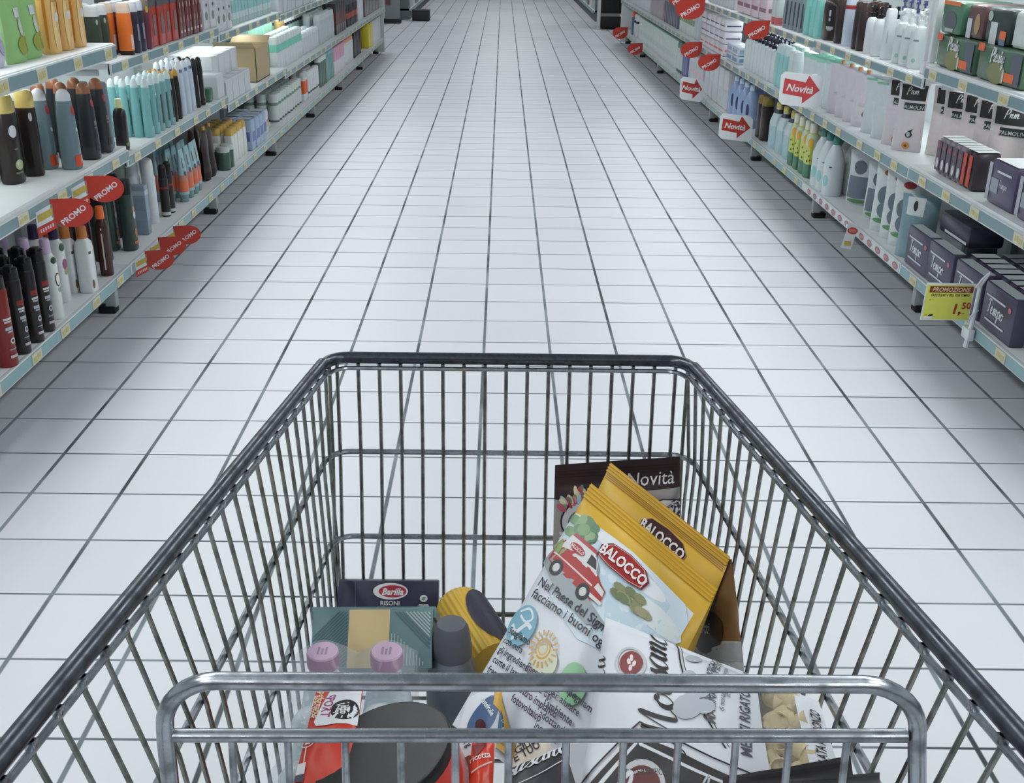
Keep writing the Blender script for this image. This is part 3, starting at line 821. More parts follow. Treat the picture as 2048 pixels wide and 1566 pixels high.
# ---- shampoo side, middle shelf
row('L', 2, 'shampoo_bottle', 'bottle', 'dark brown coconut shampoo bottle with gold cap', 'flat', .085, .07, .285, [3.60], .15, (52, 44, 42), (212, 188, 112), deep=2, dx=.085, e=2.4,
    marks=(('ell', .06, .60, .22, .07, (205, 208, 216)), ('ell', .1, .40, .12, .01, (120, 116, 112)), ('ell', .15, .22, .22, .06, (176, 186, 140)), ('ell', .08, .24, .08, .03, (206, 210, 190)), ('rect', .1, .13, .2, .012, (110, 120, 104))))
row('L', 2, 'shampoo_bottle', 'bottle', 'slim dark brown conditioner bottle with gold cap', 'flat', .05, .065, .285, [3.715], .125, (48, 41, 40), (214, 190, 118), deep=2, dx=.085, marks=(('ell', -.2, .70, .15, .05, (190, 192, 196)),))
row('L', 2, 'shampoo_bottle', 'bottle', 'glossy grey teal shampoo bottle with silver dome cap', 'dome', .064, .07, .272, [3.842], .042, (112, 134, 142), (204, 208, 216), deep=3, dx=.088, e=2.2, rough=.2,
    marks=(('ell', .25, .74, .2, .06, (176, 66, 62)), ('ell', .28, .50, .1, .03, (196, 206, 210)), ('rect', .2, .11, .34, .07, (216, 84, 46)), ('rect', .36, .12, .12, .05, (190, 166, 162))))
row('L', 2, 'shampoo_bottle', 'bottle', 'charcoal shampoo bottle with copper dome cap', 'dome', .062, .068, .272, [4.02, 4.15], .036, (58, 62, 66), (150, 100, 74), deep=3, dx=.082, e=2.4, marks=(('ell', .25, .74, .18, .05, (176, 76, 76)), ('rect', .25, .48, .12, .03, (120, 122, 126)), ('rect', .25, .42, .16, .012, (110, 112, 116)), ('rect', .25, .16, .22, .05, (72, 74, 80))))
row('L', 2, 'shampoo_bottle', 'bottle', 'slim grey blue bottle at the bay joint', 'flat', .04, .06, .25, [4.222], .05, (116, 130, 142), (120, 134, 146), deep=2, dx=.07)
row('L', 2, 'deodorant_bottle', 'bottle', 'short black bottle with white lime cap', 'bottle', .046, .05, .20, [4.41], .05, (52, 46, 48), (214, 222, 170), deep=3, dx=.058, marks=(('ell', .2, .86, .3, .06, (190, 206, 84)), ('ell', 0, .9, .2, .05, (226, 230, 228)), ('rect', .2, .12, .3, .03, (120, 140, 90))))
row('L', 2, 'shower_bottle', 'bottle', 'tall teal shower bottle with white cap', 'dome', .04, .044, .24, [4.71, 4.79], .035, (128, 186, 188), (214, 226, 226), deep=4, dx=.046, e=2, rough=.2, marks=(('rect', .25, .42, .10, .22, (84, 120, 126)), ('ell', .25, .70, .1, .03, (200, 220, 220))))
row('L', 2, 'shower_bottle', 'bottle', 'teal bottle with dark lettering panel', 'dome', .04, .044, .235, [4.87, 4.95, 5.03], .035, (132, 176, 178), (206, 222, 222), deep=3, dx=.046, e=2, marks=(('rect', .2, .4, .16, .26, (72, 82, 86)),))
row('L', 2, 'shower_bottle', 'bottle', 'black bottle with gold cap', 'dome', .036, .04, .225, [5.12, 5.20], .045, (48, 42, 40), (196, 150, 76), deep=3, dx=.046)
row('L', 2, 'shower_bottle', 'bottle', 'pale blue white bottle', 'dome', .042, .046, .245, [5.29, 5.37, 5.45], .05, (196, 208, 222), (220, 226, 232), deep=3, dx=.05, marks=(('rect', 0, .84, .3, .03, (96, 110, 150)),))
row('L', 2, 'shower_bottle', 'bottle', 'slim black bottle with pale lettering', 'dome', .036, .042, .235, [5.55, 5.63], .05, (50, 46, 48), (56, 52, 54), deep=3, dx=.046, marks=(('rect', .2, .4, .1, .26, (150, 150, 154)),))
row('L', 2, 'tissue_box', 'box', 'white tissue box with grey stripes, lower layer', 'box', .14, .12, .12, [5.90, 6.07, 6.22, 6.37, 6.52], .07, (210, 216, 220), None, deep=2, dx=.13, bands=((.0, .9, (196, 202, 206)),), ptop=(222, 226, 228))
row('L', 2, 'tissue_box', 'box', 'white tissue box with grey stripes, top layer', 'box', .14, .12, .12, [6.05, 6.20, 6.35, 6.50], .13, (212, 218, 222), None, deep=2, dx=.13, lift=.1205, ptop=(228, 232, 233), z=.5908)
row('L', 2, 'soap_pack', 'pack', 'small green soap pack beside the tissue boxes', 'pack', .07, .05, .07, [5.75], .05, (70, 112, 84), None)
t = thing('carton', 'open beige cardboard carton among white boxes, middle shampoo shelf', 'carton', (wx('L', .15), 7.08, top_z('L', 2, 7.12)))
KRAFT = M((178, 160, 128), .7, var=.08, scale=20)
mb = MB()
mb.box((-.12, -.2, 0), (.12, .2, .004), KRAFT)
for a in ((-.12, -.2, 0, -.116, .2, .2), (.116, -.2, 0, .12, .2, .2), (-.12, -.2, 0, .12, -.196, .2), (-.12, .196, 0, .12, .2, .2)):
    mb.box(a[:3], a[3:], KRAFT)
mb.obj('body', t)
for s in (-1, 1):
    mb = MB(); mb.add([(-.12, s * .196, .199), (.12, s * .196, .199), (.12, s * .27, .235), (-.12, s * .27, .235), (-.12, s * .2, .203), (.12, s * .2, .203), (.12, s * .274, .239), (-.12, s * .274, .239)],
                      [(0, 1, 2, 3), (7, 6, 5, 4), (0, 4, 5, 1), (1, 5, 6, 2), (2, 6, 7, 3), (3, 7, 4, 0)], KRAFT, False); mb.obj('flap', t)
row('L', 2, 'cosmetic_bottle', 'bottle', 'white bottle with mint label', 'flat', .08, .07, .22, rng(7.7, 8.7, .10), .09, (214, 220, 222), (218, 226, 226), deep=2, dx=.085, bands=((.55, .78, (130, 206, 184)),))
row('L', 2, 'cosmetic_box', 'box', 'mint green box', 'box', .12, .08, .26, rng(7.75, 8.6, .13), .30, (160, 216, 194), None)
row('L', 2, 'cosmetic_bottle', 'bottle', 'white squat bottle', 'flat', .085, .07, .16, rng(8.75, 9.5, .10), .09, (206, 212, 216), (216, 222, 226), deep=2, dx=.085)
row('L', 2, 'spray_can', 'can', 'red can', 'can', .07, .07, .26, [8.72, 8.82], .24, (150, 60, 50), (214, 180, 120))
row('L', 2, 'cream_bottle', 'bottle', 'mint bottle with white cap and dark band', 'flat', .09, .07, .27, rng(9.0, 10.0, .11), .27, (176, 214, 198), (226, 230, 230), deep=2, dx=.085, bands=((.72, .8, (60, 44, 64)), (.36, .5, (84, 92, 92))))
row('L', 2, 'cream_bottle', 'bottle', 'pale grey bottle', 'flat', .08, .07, .24, rng(9.55, 10.4, .10), .09, (190, 200, 204), (206, 212, 214), deep=2, dx=.085)
row('L', 2, 'cosmetic_box', 'box', 'dark charcoal box with red side', 'box', .12, .12, .27, rng(10.5, 11.2, .14), .12, (70, 66, 72), None, bands=((.3, .7, (104, 50, 52)),))
row('L', 2, 'shampoo_bottle', 'bottle', 'dark bottle with orange label', 'flat', .08, .07, .26, rng(11.35, 12.2, .10), .10, (66, 64, 68), (90, 96, 104), deep=2, dx=.085, bands=((.3, .5, (168, 88, 64)),))
row('L', 2, 'spray_can', 'can', 'white can', 'can', .08, .08, .27, [12.35, 12.47, 12.59], .10, (222, 226, 230), (228, 232, 234))
row('L', 2, 'cosmetic_box', 'box', 'grey brown box', 'box', .13, .12, .24, rng(12.75, 14.3, .15), .12, (122, 112, 114), None)
# ---- shampoo side, upper shelf
row('L', 3, 'refill_pouch', 'pouch', 'lilac refill pouch', 'pouch', .13, .07, .29, [3.46], .09, (196, 194, 212), None, marks=(('rect', 0, .62, .3, .05, (120, 118, 130)), ('rect', 0, .5, .3, .03, (130, 128, 140)), ('ell', .1, .2, .2, .08, (176, 170, 196))), rough=.45)
row('L', 3, 'refill_pouch', 'pouch', 'light green refill pouch with fruit picture', 'pouch', .15, .07, .29, [3.62, 3.755], .09, (150, 196, 126), None, marks=(('rect', -.05, .78, .26, .06, (92, 140, 92)), ('rect', .0, .52, .12, .05, (206, 214, 214)), ('ell', .02, .36, .1, .1, (196, 204, 190)), ('ell', 0, .18, .24, .1, (150, 160, 66)), ('ell', .2, .2, .12, .1, (176, 170, 70))), rough=.45)
row('L', 3, 'soap_bottle', 'bottle', 'honey coloured soap bottle with arched grip', 'bottle', .09, .06, .31, [3.90, 4.02, 4.14], .08, (226, 180, 108), (206, 132, 44), e=2.4, deep=2, dx=.09, marks=(('ell', -.38, .40, .07, .36, (206, 124, 36)), ('ell', .62, .45, .08, .34, (196, 112, 32)), ('ell', .1, .3, .12, .26, (236, 206, 150)), ('rect', .25, .62, .18, .08, (186, 144, 98)), ('ell', .28, .38, .16, .05, (222, 214, 204))))
row('L', 3, 'shower_bottle', 'bottle', 'dark green bottle with white cap', 'flat', .062, .06, .20, [4.40, 4.50], .11, (66, 84, 70), (222, 226, 226), deep=3, dx=.07, marks=(('ell', 0, .7, .1, .05, (170, 176, 170)),))
row('L', 3, 'shower_bottle', 'bottle', 'orange bottle with cream cap', 'flat', .045, .06, .20, [4.60], .05, (232, 120, 52), (226, 206, 186), deep=2, dx=.07, bands=((.0, .08, (60, 40, 36)),), marks=(('rect', .2, .25, .2, .14, (222, 200, 190)),))
row('L', 3, 'shower_bottle', 'bottle', 'navy bottle with pale cap', 'flat', .05, .06, .20, [4.68, 4.75], .05, (58, 56, 76), (206, 212, 220), deep=2, dx=.07, marks=(('rect', .2, .4, .12, .16, (150, 152, 170)),))
row('L', 3, 'shower_bottle', 'bottle', 'plum bottle with yellow mark', 'flat', .045, .06, .20, [4.83], .05, (112, 52, 70), (120, 112, 100), deep=2, dx=.07, marks=(('ell', 0, .8, .2, .07, (196, 170, 70)),))
row('L', 3, 'hair_dye_box', 'box', 'bright red hair dye box with grey top', 'box', .09, .11, .21, [4.93, 5.03, 5.13, 5.23], .085, (176, 56, 40), None, bands=((.78, 1.0, (84, 84, 90)),), deep=2, dx=.12, marks=(('rect', .1, .42, .2, .2, (120, 110, 112)),))
row('L', 3, 'hair_dye_box', 'box', 'dark red hair dye box with white specks', 'box', .052, .12, .235, [5.33, 5.39, 5.45, 5.51, 5.57, 5.63, 5.69], .09, (104, 36, 36), None, deep=1, marks=(('ell', 0, .12, .26, .03, (216, 206, 206)), ('ell', 0, .35, .2, .06, (170, 140, 140)), ('ell', 0, .62, .2, .06, (180, 150, 150))))
row('L', 3, 'cosmetic_box', 'box', 'grey white box with leaf print', 'box', .11, .11, .21, [5.83, 5.95, 6.07, 6.19, 6.31], .09, (204, 206, 212), None, marks=(('ell', 0, .3, .2, .1, (120, 140, 126)), ('ell', .1, .55, .12, .04, (90, 92, 98))), deep=2, dx=.12)
row('L', 3, 'lotion_tube', 'tube', 'white tube with pale teal stripe', 'tube', .055, .05, .22, rng(6.42, 7.6, .085), .08, (200, 216, 218), (176, 200, 200), deep=2, dx=.06, bands=((.3, .6, (150, 196, 196)),))
row('L', 3, 'cosmetic_box', 'box', 'pale grey cosmetic box', 'box', .14, .12, .20, rng(7.7, 9.3, .16), .09, (196, 204, 210), None)
# ---- soap and tissue side, low shelf
TEMPO = (76, 72, 94)
tm = lambda a, b: (('script', -.05, .40, .4, .105 * a, (210, 216, 222), 'Tempo', .1, (.13, .3)), ('rect', -.08, .74, .30, .02, (206, 212, 218)), ('rect', -.02, .24, .30, .02, (206, 212, 218)), ('ell', .36, .72, .05, .06, (186, 110, 128)))
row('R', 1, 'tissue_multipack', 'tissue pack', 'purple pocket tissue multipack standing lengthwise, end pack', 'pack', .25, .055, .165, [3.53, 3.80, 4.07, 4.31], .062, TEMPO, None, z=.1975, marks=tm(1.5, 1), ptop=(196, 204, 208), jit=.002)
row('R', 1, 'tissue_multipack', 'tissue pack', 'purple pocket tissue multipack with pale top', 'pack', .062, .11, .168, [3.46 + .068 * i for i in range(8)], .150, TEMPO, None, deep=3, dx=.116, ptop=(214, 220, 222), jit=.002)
row('R', 1, 'tissue_multipack', 'tissue pack', 'dark purple tissue multipack lying on the pale packs', 'pack', .30, .14, .085, [4.17], .18, (66, 62, 82), None, z=.3665, marks=(('rect', .1, .2, .36, .06, (216, 222, 226)),), jit=.001)
row('R', 1, 'tissue_multipack', 'tissue pack', 'small dark tissue pack on top of the heap', 'pack', .13, .10, .06, [4.20], .24, (64, 60, 78), None, z=.452, marks=(('script', 0, .4, .3, .14, (200, 206, 212), 'Tempo', .1),), ptop=(150, 154, 166), jit=.001)
row('R', 1, 'tissue_multipack', 'tissue pack', 'purple tissue multipack on the deep end of heap', 'pack', .26, .12, .09, [3.75], .40, (70, 66, 86), None, z=.3665, marks=(('script', 0, .4, .3, .14, (200, 206, 212), 'Tempo', .1),), jit=.001)
row('R', 1, 'refill_pouch', 'pouch', 'blue grey refill bag with white carry handle', 'pouch', .16, .10, .27, [4.50], .10, (126, 154, 164), None, rot=.9, marks=(('rect', -.1, .82, .24, .14, (212, 220, 222)), ('ell', -.1, .83, .06, .08, (60, 58, 60)), ('ell', .1, .5, .1, .08, (150, 176, 186))), rough=.22)
row('R', 1, 'refill_pouch', 'pouch', 'dark grey refill bag with hand hole', 'pouch', .15, .09, .30, [4.34], .30, (84, 96, 102), None, rot=.8, marks=(('ell', 0, .6, .16, .12, (60, 52, 54)),), rough=.25)
row('R', 1, 'refill_pouch', 'pouch', 'white and slate refill bag with red oval', 'pouch', .13, .08, .31, [4.68, 4.81, 4.94], .11, (206, 214, 214), None, rot=.85,
    marks=(('ell', .05, .88, .22, .05, (150, 48, 46)), ('ell', 0, .55, .32, .14, (104, 118, 128)), ('ell', .05, .34, .3, .12, (112, 128, 136)), ('ell', 0, .18, .36, .035, (96, 150, 98))), rough=.28)
row('R', 1, 'refill_pouch', 'pouch', 'white and slate refill bag with green base', 'pouch', .14, .09, .27, [5.20, 5.49], .16, (196, 204, 208), None, rot=.85, marks=(('ell', 0, .7, .26, .13, (96, 102, 108)), ('rect', 0, .33, .4, .2, (112, 122, 136)), ('ell', 0, .08, .36, .04, (104, 150, 104))), rough=.28)
row('R', 1, 'soap_jug', 'jug', 'plain white bottle standing deep on the shelf', 'jug', .11, .10, .26, [5.60], .30, (196, 206, 206), (190, 204, 200))
row('R', 1, 'soap_jug', 'jug', 'big white refill bottle with sea green cap', 'jug', .105, .10, .305, [5.70, 5.82, 5.94], .08, (212, 222, 224), (78, 136, 128), deep=1, marks=(('ell', -.1, .26, .2, .1, (150, 206, 206)), ('ell', .15, .5, .1, .012, (86, 90, 94))))
row('R', 1, 'soap_jug', 'jug', 'white refill bottle with sea green cap behind', 'jug', .105, .10, .305, [5.74, 5.86], .19, (206, 216, 218), (74, 130, 122))
row('R', 1, 'soap_bottle', 'bottle', 'yellow and green flowered bottle', 'bottle', .10, .07, .30, [6.14, 6.26, 6.38, 6.50], .08, (196, 206, 96), (226, 228, 214), deep=2, dx=.085, fine=False, e=3,
    bands=((.0, .26, (78, 130, 104)), (.60, .8, (196, 214, 190))), marks=(('ell', .1, .66, .26, .09, (222, 170, 60)), ('ell', -.2, .5, .06, .02, (84, 84, 50)), ('ell', .1, .42, .06, .02, (84, 84, 50)), ('ell', .2, .34, .06, .02, (84, 84, 50)), ('ell', -.1, .32, .06, .02, (84, 84, 50))))
row('R', 1, 'soap_jug', 'jug', 'pale watery jug with yellow and black cap', 'jug', .15, .10, .29, [6.68, 6.86, 7.04], .10, (196, 216, 218), (206, 190, 110), fine=False, deep=2, dx=.13, bands=((.02, .5, (170, 202, 208)), (.76, .84, (66, 62, 78))))
row('R', 1, 'soap_bottle', 'bottle', 'dark brown bottle with olive cap', 'flat', .10, .08, .28, [7.32, 7.44], .09, (60, 50, 50), (136, 118, 62), fine=False)
row('R', 1, 'soap_jug', 'jug', 'light blue jug with dark grip hole', 'jug', .16, .12, .29, [7.85, 8.03, 8.21, 8.39], .10, (150, 174, 212), (196, 212, 230), fine=False, marks=(('ell', .1, .42, .1, .16, (60, 62, 96)),), deep=2, dx=.14)
row('R', 1, 'tissue_pack', 'pack', 'tall white paper pack', 'pack', .18, .14, .30, rng(8.55, 9.6, .2), .13, (212, 218, 220), None, fine=False, deep=2, dx=.16, bands=((.1, .5, (196, 204, 208)),))
row('R', 1, 'cream_bottle', 'bottle', 'pale grey bottle with pink mark', 'flat', .09, .07, .24, rng(9.7, 10.5, .11), .10, (204, 212, 216), (216, 222, 224), deep=2, dx=.085, bands=((.4, .55, (222, 196, 204)),), fine=False)
row('R', 1, 'soap_bottle', 'bottle', 'lavender bottle', 'flat', .09, .07, .28, [10.62, 10.73, 10.84], .10, (116, 122, 168), (150, 160, 200), fine=False, deep=2, dx=.085)
row('R', 1, 'soap_bottle', 'bottle', 'white bottle with dark green edge', 'flat', .09, .07, .28, [10.97, 11.08, 11.19], .10, (206, 216, 214), (96, 140, 124), fine=False, deep=2, dx=.085, bands=((.0, .1, (70, 100, 92)),))
row('R', 1, 'soap_bottle', 'bottle', 'white soap bottle', 'flat', .10, .08, .27, rng(11.3, 14.6, .125), .11, (214, 222, 222), (204, 224, 216), fine=False, deep=2, dx=.10, bands=((.3, .5, (196, 212, 206)),))
row('R', 1, 'spray_bottle', 'bottle', 'dark blue bottle with orange cap', 'can', .12, .12, .30, [15.3], .12, (90, 108, 150), (240, 110, 70), fine=False)
row('R', 1, 'spray_bottle', 'bottle', 'white bottle with black neck', 'can', .11, .11, .28, [14.85, 15.05], .12, (216, 222, 224), (224, 228, 230), fine=False, bands=((.6, .7, (50, 50, 54)),))
# ---- soap and tissue side, middle shelf
PEACH = (216, 206, 206)
def palm(dark=(58, 56, 58)):
    return (('rect', .03, .86, .42, .11, dark), ('script', .02, .84, .3, .055, (212, 216, 218), 'Pnm', .2), ('rect', .12, .665, .34, .05, (56, 66, 66)), ('text', .12, .655, .2, .072, (200, 206, 204), 'PALMOLIVE'), ('drop', .1, .27, .13, .06, (54, 60, 60)), ('ell', .09, .26, .06, .035, (166, 186, 180)))
row('R', 2, 'soap_pouch', 'pouch', 'pale soap refill pouch with black banner', 'pouch', .155, .08, .285, [4.06, 4.20, 4.34, 4.52, 4.64], .21, PEACH, None, rot=.85, marks=palm(), rough=.3)
row('R', 2, 'soap_pouch', 'pouch', 'pale banner pouch, deep row', 'pouch', .155, .08, .285, [3.72, 3.88], .26, (206, 214, 210), None, rot=.85, marks=palm(), rough=.3)
row('R', 2, 'soap_pouch', 'pouch', 'pink soap refill pouch with banner and orange flower', 'pouch', .13, .07, .285, [4.76, 4.89], .09, (212, 204, 210), None, rot=.85, marks=palm() + (('ell', .06, .1, .12, .05, (206, 150, 82)), ('ell', .06, .1, .05, .02, (150, 70, 56))), rough=.3)
row('R', 2, 'soap_pouch', 'pouch', 'pale grey soap pouch with green seal', 'pouch', .14, .07, .26, [5.04, 5.19], .09, (204, 212, 218), None, rot=.8, bands=((.9, .97, (128, 186, 156)),), marks=(('ell', .2, .28, .03, .05, (90, 94, 96)),), rough=.25)
row('R', 2, 'soap_pouch', 'pouch', 'pinkish soap pouch with orange spout', 'pouch', .13, .07, .25, [5.38, 5.52, 5.66, 5.80], .09, (212, 206, 214), (206, 150, 100), rot=.8, marks=(('ell', .1, .25, .06, .05, (116, 92, 78)), ('ell', .0, .42, .2, .03, (196, 190, 198))), rough=.3)
row('R', 2, 'soap_pouch', 'pouch', 'white soap pouch with mint seal', 'pouch', .13, .07, .25, [5.94, 6.12, 6.26, 6.40], .10, (212, 222, 222), None, rot=.8, deep=2, dx=.10, fine=False, bands=((.9, .98, (156, 212, 190)),), rough=.25)
row('R', 2, 'hand_soap', 'bottle', 'white and teal soap bottle', 'flat', .085, .07, .24, [6.56, 6.66], .06, (206, 220, 222), (214, 226, 226), fine=False, deep=2, dx=.08)
row('R', 2, 'hand_soap', 'bottle', 'pale teal soap bottle', 'flat', .085, .07, .25, [6.78, 6.88, 6.98], .06, (150, 206, 206), (206, 226, 226), fine=False, deep=2, dx=.08)
row('R', 2, 'hand_soap', 'pump bottle', 'white pump soap with dark pump', 'pump', .085, .07, .26, rng(7.08, 8.0, .10), .07, (216, 224, 226), (50, 46, 66), deep=2, dx=.09, fine=False)
row('R', 2, 'wipes_pack', 'pack', 'blue and white wipes pack, stacked', 'pack', .20, .12, .06, [8.2, 8.42], .08, (196, 212, 222), None, fine=False, bands=((.3, .7, (120, 150, 184)),))
row('R', 2, 'wipes_pack', 'pack', 'blue and white wipes pack, second layer', 'pack', .20, .12, .06, [8.2, 8.42], .08, (206, 216, 226), None, fine=False, lift=.0605, bands=((.3, .7, (150, 174, 200)),))
row('R', 2, 'pad_pack', 'pack', 'white and pink pad pack, bottom layer', 'pack', .20, .14, .09, rng(8.65, 9.7, .21), .09, (220, 214, 222), None, fine=False, bands=((.4, .55, (206, 120, 120)),))
row('R', 2, 'pad_pack', 'pack', 'white pad pack with dark stripe, middle layer', 'pack', .20, .14, .09, rng(8.65, 9.7, .21), .09, (224, 220, 230), None, fine=False, lift=.0905, bands=((.4, .5, (74, 66, 104)),))
row('R', 2, 'pad_pack', 'pack', 'white pad pack with navy dashes, top layer', 'pack', .20, .14, .09, rng(8.65, 9.7, .21), .09, (226, 224, 232), None, fine=False, lift=.181, bands=((.4, .5, (66, 60, 100)),))
row('R', 2, 'spray_can', 'can', 'tall silver can', 'can', .10, .10, .27, [9.95, 10.1], .08, (196, 206, 212), (206, 212, 216), fine=False)
row('R', 2, 'soap_bottle', 'bottle', 'white bottle with green leaf band', 'flat', .09, .07, .24, rng(10.25, 11.1, .11), .08, (210, 216, 212), (216, 218, 196), fine=False, deep=2, dx=.085, bands=((.4, .6, (140, 164, 130)),))
row('R', 2, 'soap_bottle', 'bottle', 'dark blue grey bottle', 'flat', .09, .07, .26, rng(11.2, 12.2, .11), .08, (104, 108, 124), (150, 156, 168), fine=False, deep=2, dx=.085)
row('R', 2, 'soap_bottle', 'bottle', 'pinkish grey bottle', 'flat', .09, .07, .26, rng(12.3, 13.3, .11), .08, (176, 160, 168), (206, 206, 210), fine=False)
row('R', 2, 'soap_bottle', 'bottle', 'pale bottle with dark cap', 'flat', .10, .08, .27, rng(13.4, 16.0, .14), .08, (206, 214, 216), (80, 84, 88), fine=False)
row('R', 2, 'tissue_multipack', 'tissue pack', 'colourful pocket tissue pack in clear wrap', 'pack', .05, .10, .14, [4.02 + .052 * i for i in range(5)], .075, (150, 140, 150), None, marks=(('rect', 0, .5, .4, .4, (96, 84, 100)), ('ell', 0, .3, .24, .14, (206, 206, 210)), ('rect', 0, .75, .2, .06, (150, 90, 96))), ptop=(222, 226, 226), jit=.001)
row('R', 2, 'tissue_multipack', 'tissue pack', 'red and black pocket tissue pack in clear wrap', 'pack', .05, .10, .14, [3.92, 3.97], .075, (74, 64, 72), None, marks=(('rect', -.1, .5, .3, .4, (196, 74, 50)), ('ell', .1, .5, .16, .1, (150, 60, 60))), ptop=(222, 226, 226), jit=.001)
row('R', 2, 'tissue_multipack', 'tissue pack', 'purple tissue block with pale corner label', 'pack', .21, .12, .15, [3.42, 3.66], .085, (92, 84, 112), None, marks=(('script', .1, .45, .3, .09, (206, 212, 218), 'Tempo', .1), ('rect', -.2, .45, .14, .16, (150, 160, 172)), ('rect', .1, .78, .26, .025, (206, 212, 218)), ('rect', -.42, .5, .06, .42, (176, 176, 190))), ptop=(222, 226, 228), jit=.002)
# ---- soap and tissue side, upper shelf
PG = (82, 112, 92)
def plenty():
    return (('ell', -.02, .30, .2, .3, (136, 140, 96)), ('rect', .38, .5, .10, .42, (96, 104, 118)), ('script', -.03, .60, .3, .20, (222, 228, 226), 'Plenty', .12, (.15, .34)), ('rect', .27, .26, .10, .12, (230, 116, 66)), ('ell', .14, .26, .02, .2, (214, 210, 202)), ('rect', -.42, .92, .07, .11, (226, 110, 70)))
row('R', 3, 'kitchen_roll_pack', 'paper pack', 'green paper towel pack with orange corner', 'pack', .36, .20, .118, [3.81, 4.20], .11, PG, None, marks=plenty(), jit=.002, z=1.0005)
row('R', 3, 'kitchen_roll_pack', 'paper pack', 'second green paper towel pack stacked on top', 'pack', .20, .20, .12, [4.31], .12, (84, 128, 104), None, z=1.119, marks=(('ell', 0, .4, .3, .3, (96, 104, 110)), ('rect', 0, .14, .2, .05, (176, 196, 186)), ('rect', 0, .93, .4, .06, (232, 130, 80))), jit=.001)
row('R', 3, 'napkin_pack', 'paper pack', 'brown napkin pack with toy photo', 'pack', .15, .18, .12, [4.115], .12, (106, 78, 78), None, z=1.119, marks=(('rect', -.25, .3, .14, .28, (204, 210, 214)), ('ell', .2, .45, .16, .3, (176, 150, 112))), jit=.001)
row('R', 3, 'napkin_pack', 'paper pack', 'dark green napkin pack with white panel', 'pack', .20, .18, .12, [3.92], .12, (64, 78, 76), None, z=1.119, marks=(('rect', -.1, .3, .14, .3, (212, 218, 220)), ('ell', -.3, .75, .1, .14, (176, 196, 188)), ('rect', .3, .28, .12, .12, (230, 120, 66)), ('rect', .3, .1, .12, .08, (110, 130, 160))), jit=.001)
row('R', 3, 'napkin_pack', 'paper pack', 'white paper pack with pale green base', 'pack', .20, .18, .12, [3.70], .12, (212, 222, 218), None, z=1.119, bands=((.0, .14, (196, 222, 200)),), jit=.001)
t = thing('shelf_divider', 'pair of white upright posts beside the green paper towel packs', 'post', (wx('R', .02), 4.47, .951))
for k, yy in enumerate((.0, .06)):
    mb = MB(); mb.box((0, yy - .012, .05), (.025, yy + .012, .62), WHITE, .003); mb.box((.0, yy - .02, 0), (.05, yy + .02, .05), WHITE, .003); mb.obj('post', t)
row('R', 3, 'lotion_bottle', 'pump bottle', 'broad white lotion bottle with white pump', 'pump', .075, .06, .225, [4.72, 4.82, 4.92], .06, (214, 224, 224), (226, 230, 230), deep=2, dx=.09, marks=(('rect', .1, .5, .2, .015, (130, 140, 140)), ('ell', .1, .15, .14, .04, (150, 196, 176))))
row('R', 3, 'lotion_bottle', 'bottle', 'white lotion bottle with flip cap', 'flat', .06, .05, .215, [5.06], .05, (216, 224, 226), (224, 228, 230), deep=2, dx=.07, marks=(('ell', .2, .45, .05, .14, (176, 184, 190)),))
row('R', 3, 'lotion_bottle', 'pump bottle', 'slim white lotion bottle with black pump', 'pump', .05, .05, .215, [5.19, 5.31], .05, (218, 224, 226), (40, 36, 40), deep=2, dx=.07)
row('R', 3, 'lotion_bottle', 'bottle', 'white bottle with indigo pump', 'pump', .06, .05, .24, rng(4.7, 5.5, .09), .24, (206, 214, 226), (96, 100, 150))
row('R', 3, 'spray_can', 'can', 'dark brown can', 'flat', .06, .06, .22, [5.44, 5.53, 5.82], .06, (66, 52, 54), (84, 66, 62), deep=2, dx=.07)
row('R', 3, 'lotion_bottle', 'bottle', 'pale blue bottle with red label', 'flat', .065, .06, .24, [5.68], .06, (196, 208, 226), (206, 214, 228), deep=2, dx=.07, bands=((.72, .95, (156, 58, 62)),))
row('R', 3, 'soap_jar', 'jar', 'big dark brown pump jar with amber neck', 'bottle', .17, .12, .26, [6.02], .085, (62, 44, 38), (150, 122, 62), deep=2, dx=.14, e=2.6, marks=(('rect', .05, .42, .22, .24, (40, 37, 39)), ('rect', .02, .52, .05, .06, (196, 196, 200)), ('rect', .02, .40, .05, .03, (176, 176, 180)), ('rect', .05, .24, .18, .03, (170, 170, 176)), ('rect', .05, .20, .12, .012, (150, 150, 156))))
row('R', 3, 'soap_bottle', 'bottle', 'aqua soap bottle', 'flat', .09, .07, .24, [6.22, 6.33, 6.44], .07, (140, 214, 206), (190, 228, 222), deep=2, dx=.08, fine=False)
row('R', 3, 'comb_tube', 'tube', 'slate grey tube with black top', 'dome', .06, .055, .22, [6.58, 6.67, 6.76, 6.85, 6.94], .06, (138, 150, 158), (46, 46, 50), deep=2, dx=.06, fine=False, marks=(('rect', .2, .4, .1, .3, (84, 88, 96)),))
row('R', 3, 'soap_bottle', 'bottle', 'white bottle with red base', 'flat', .08, .07, .22, [7.1, 7.2], .06, (206, 218, 216), (196, 212, 206), fine=False, bands=((.0, .2, (206, 110, 110)),))
row('R', 3, 'wipes_pack', 'pack', 'pink wipes pack', 'pack', .22, .14, .17, rng(7.35, 8.3, .24), .09, (222, 204, 214), None, fine=False, bands=((.3, .45, (150, 110, 124)),))
row('R', 3, 'soap_bottle', 'bottle', 'white and grey bottle', 'flat', .09, .07, .22, rng(8.4, 9.6, .11), .07, (206, 214, 218), (176, 186, 190), fine=False)
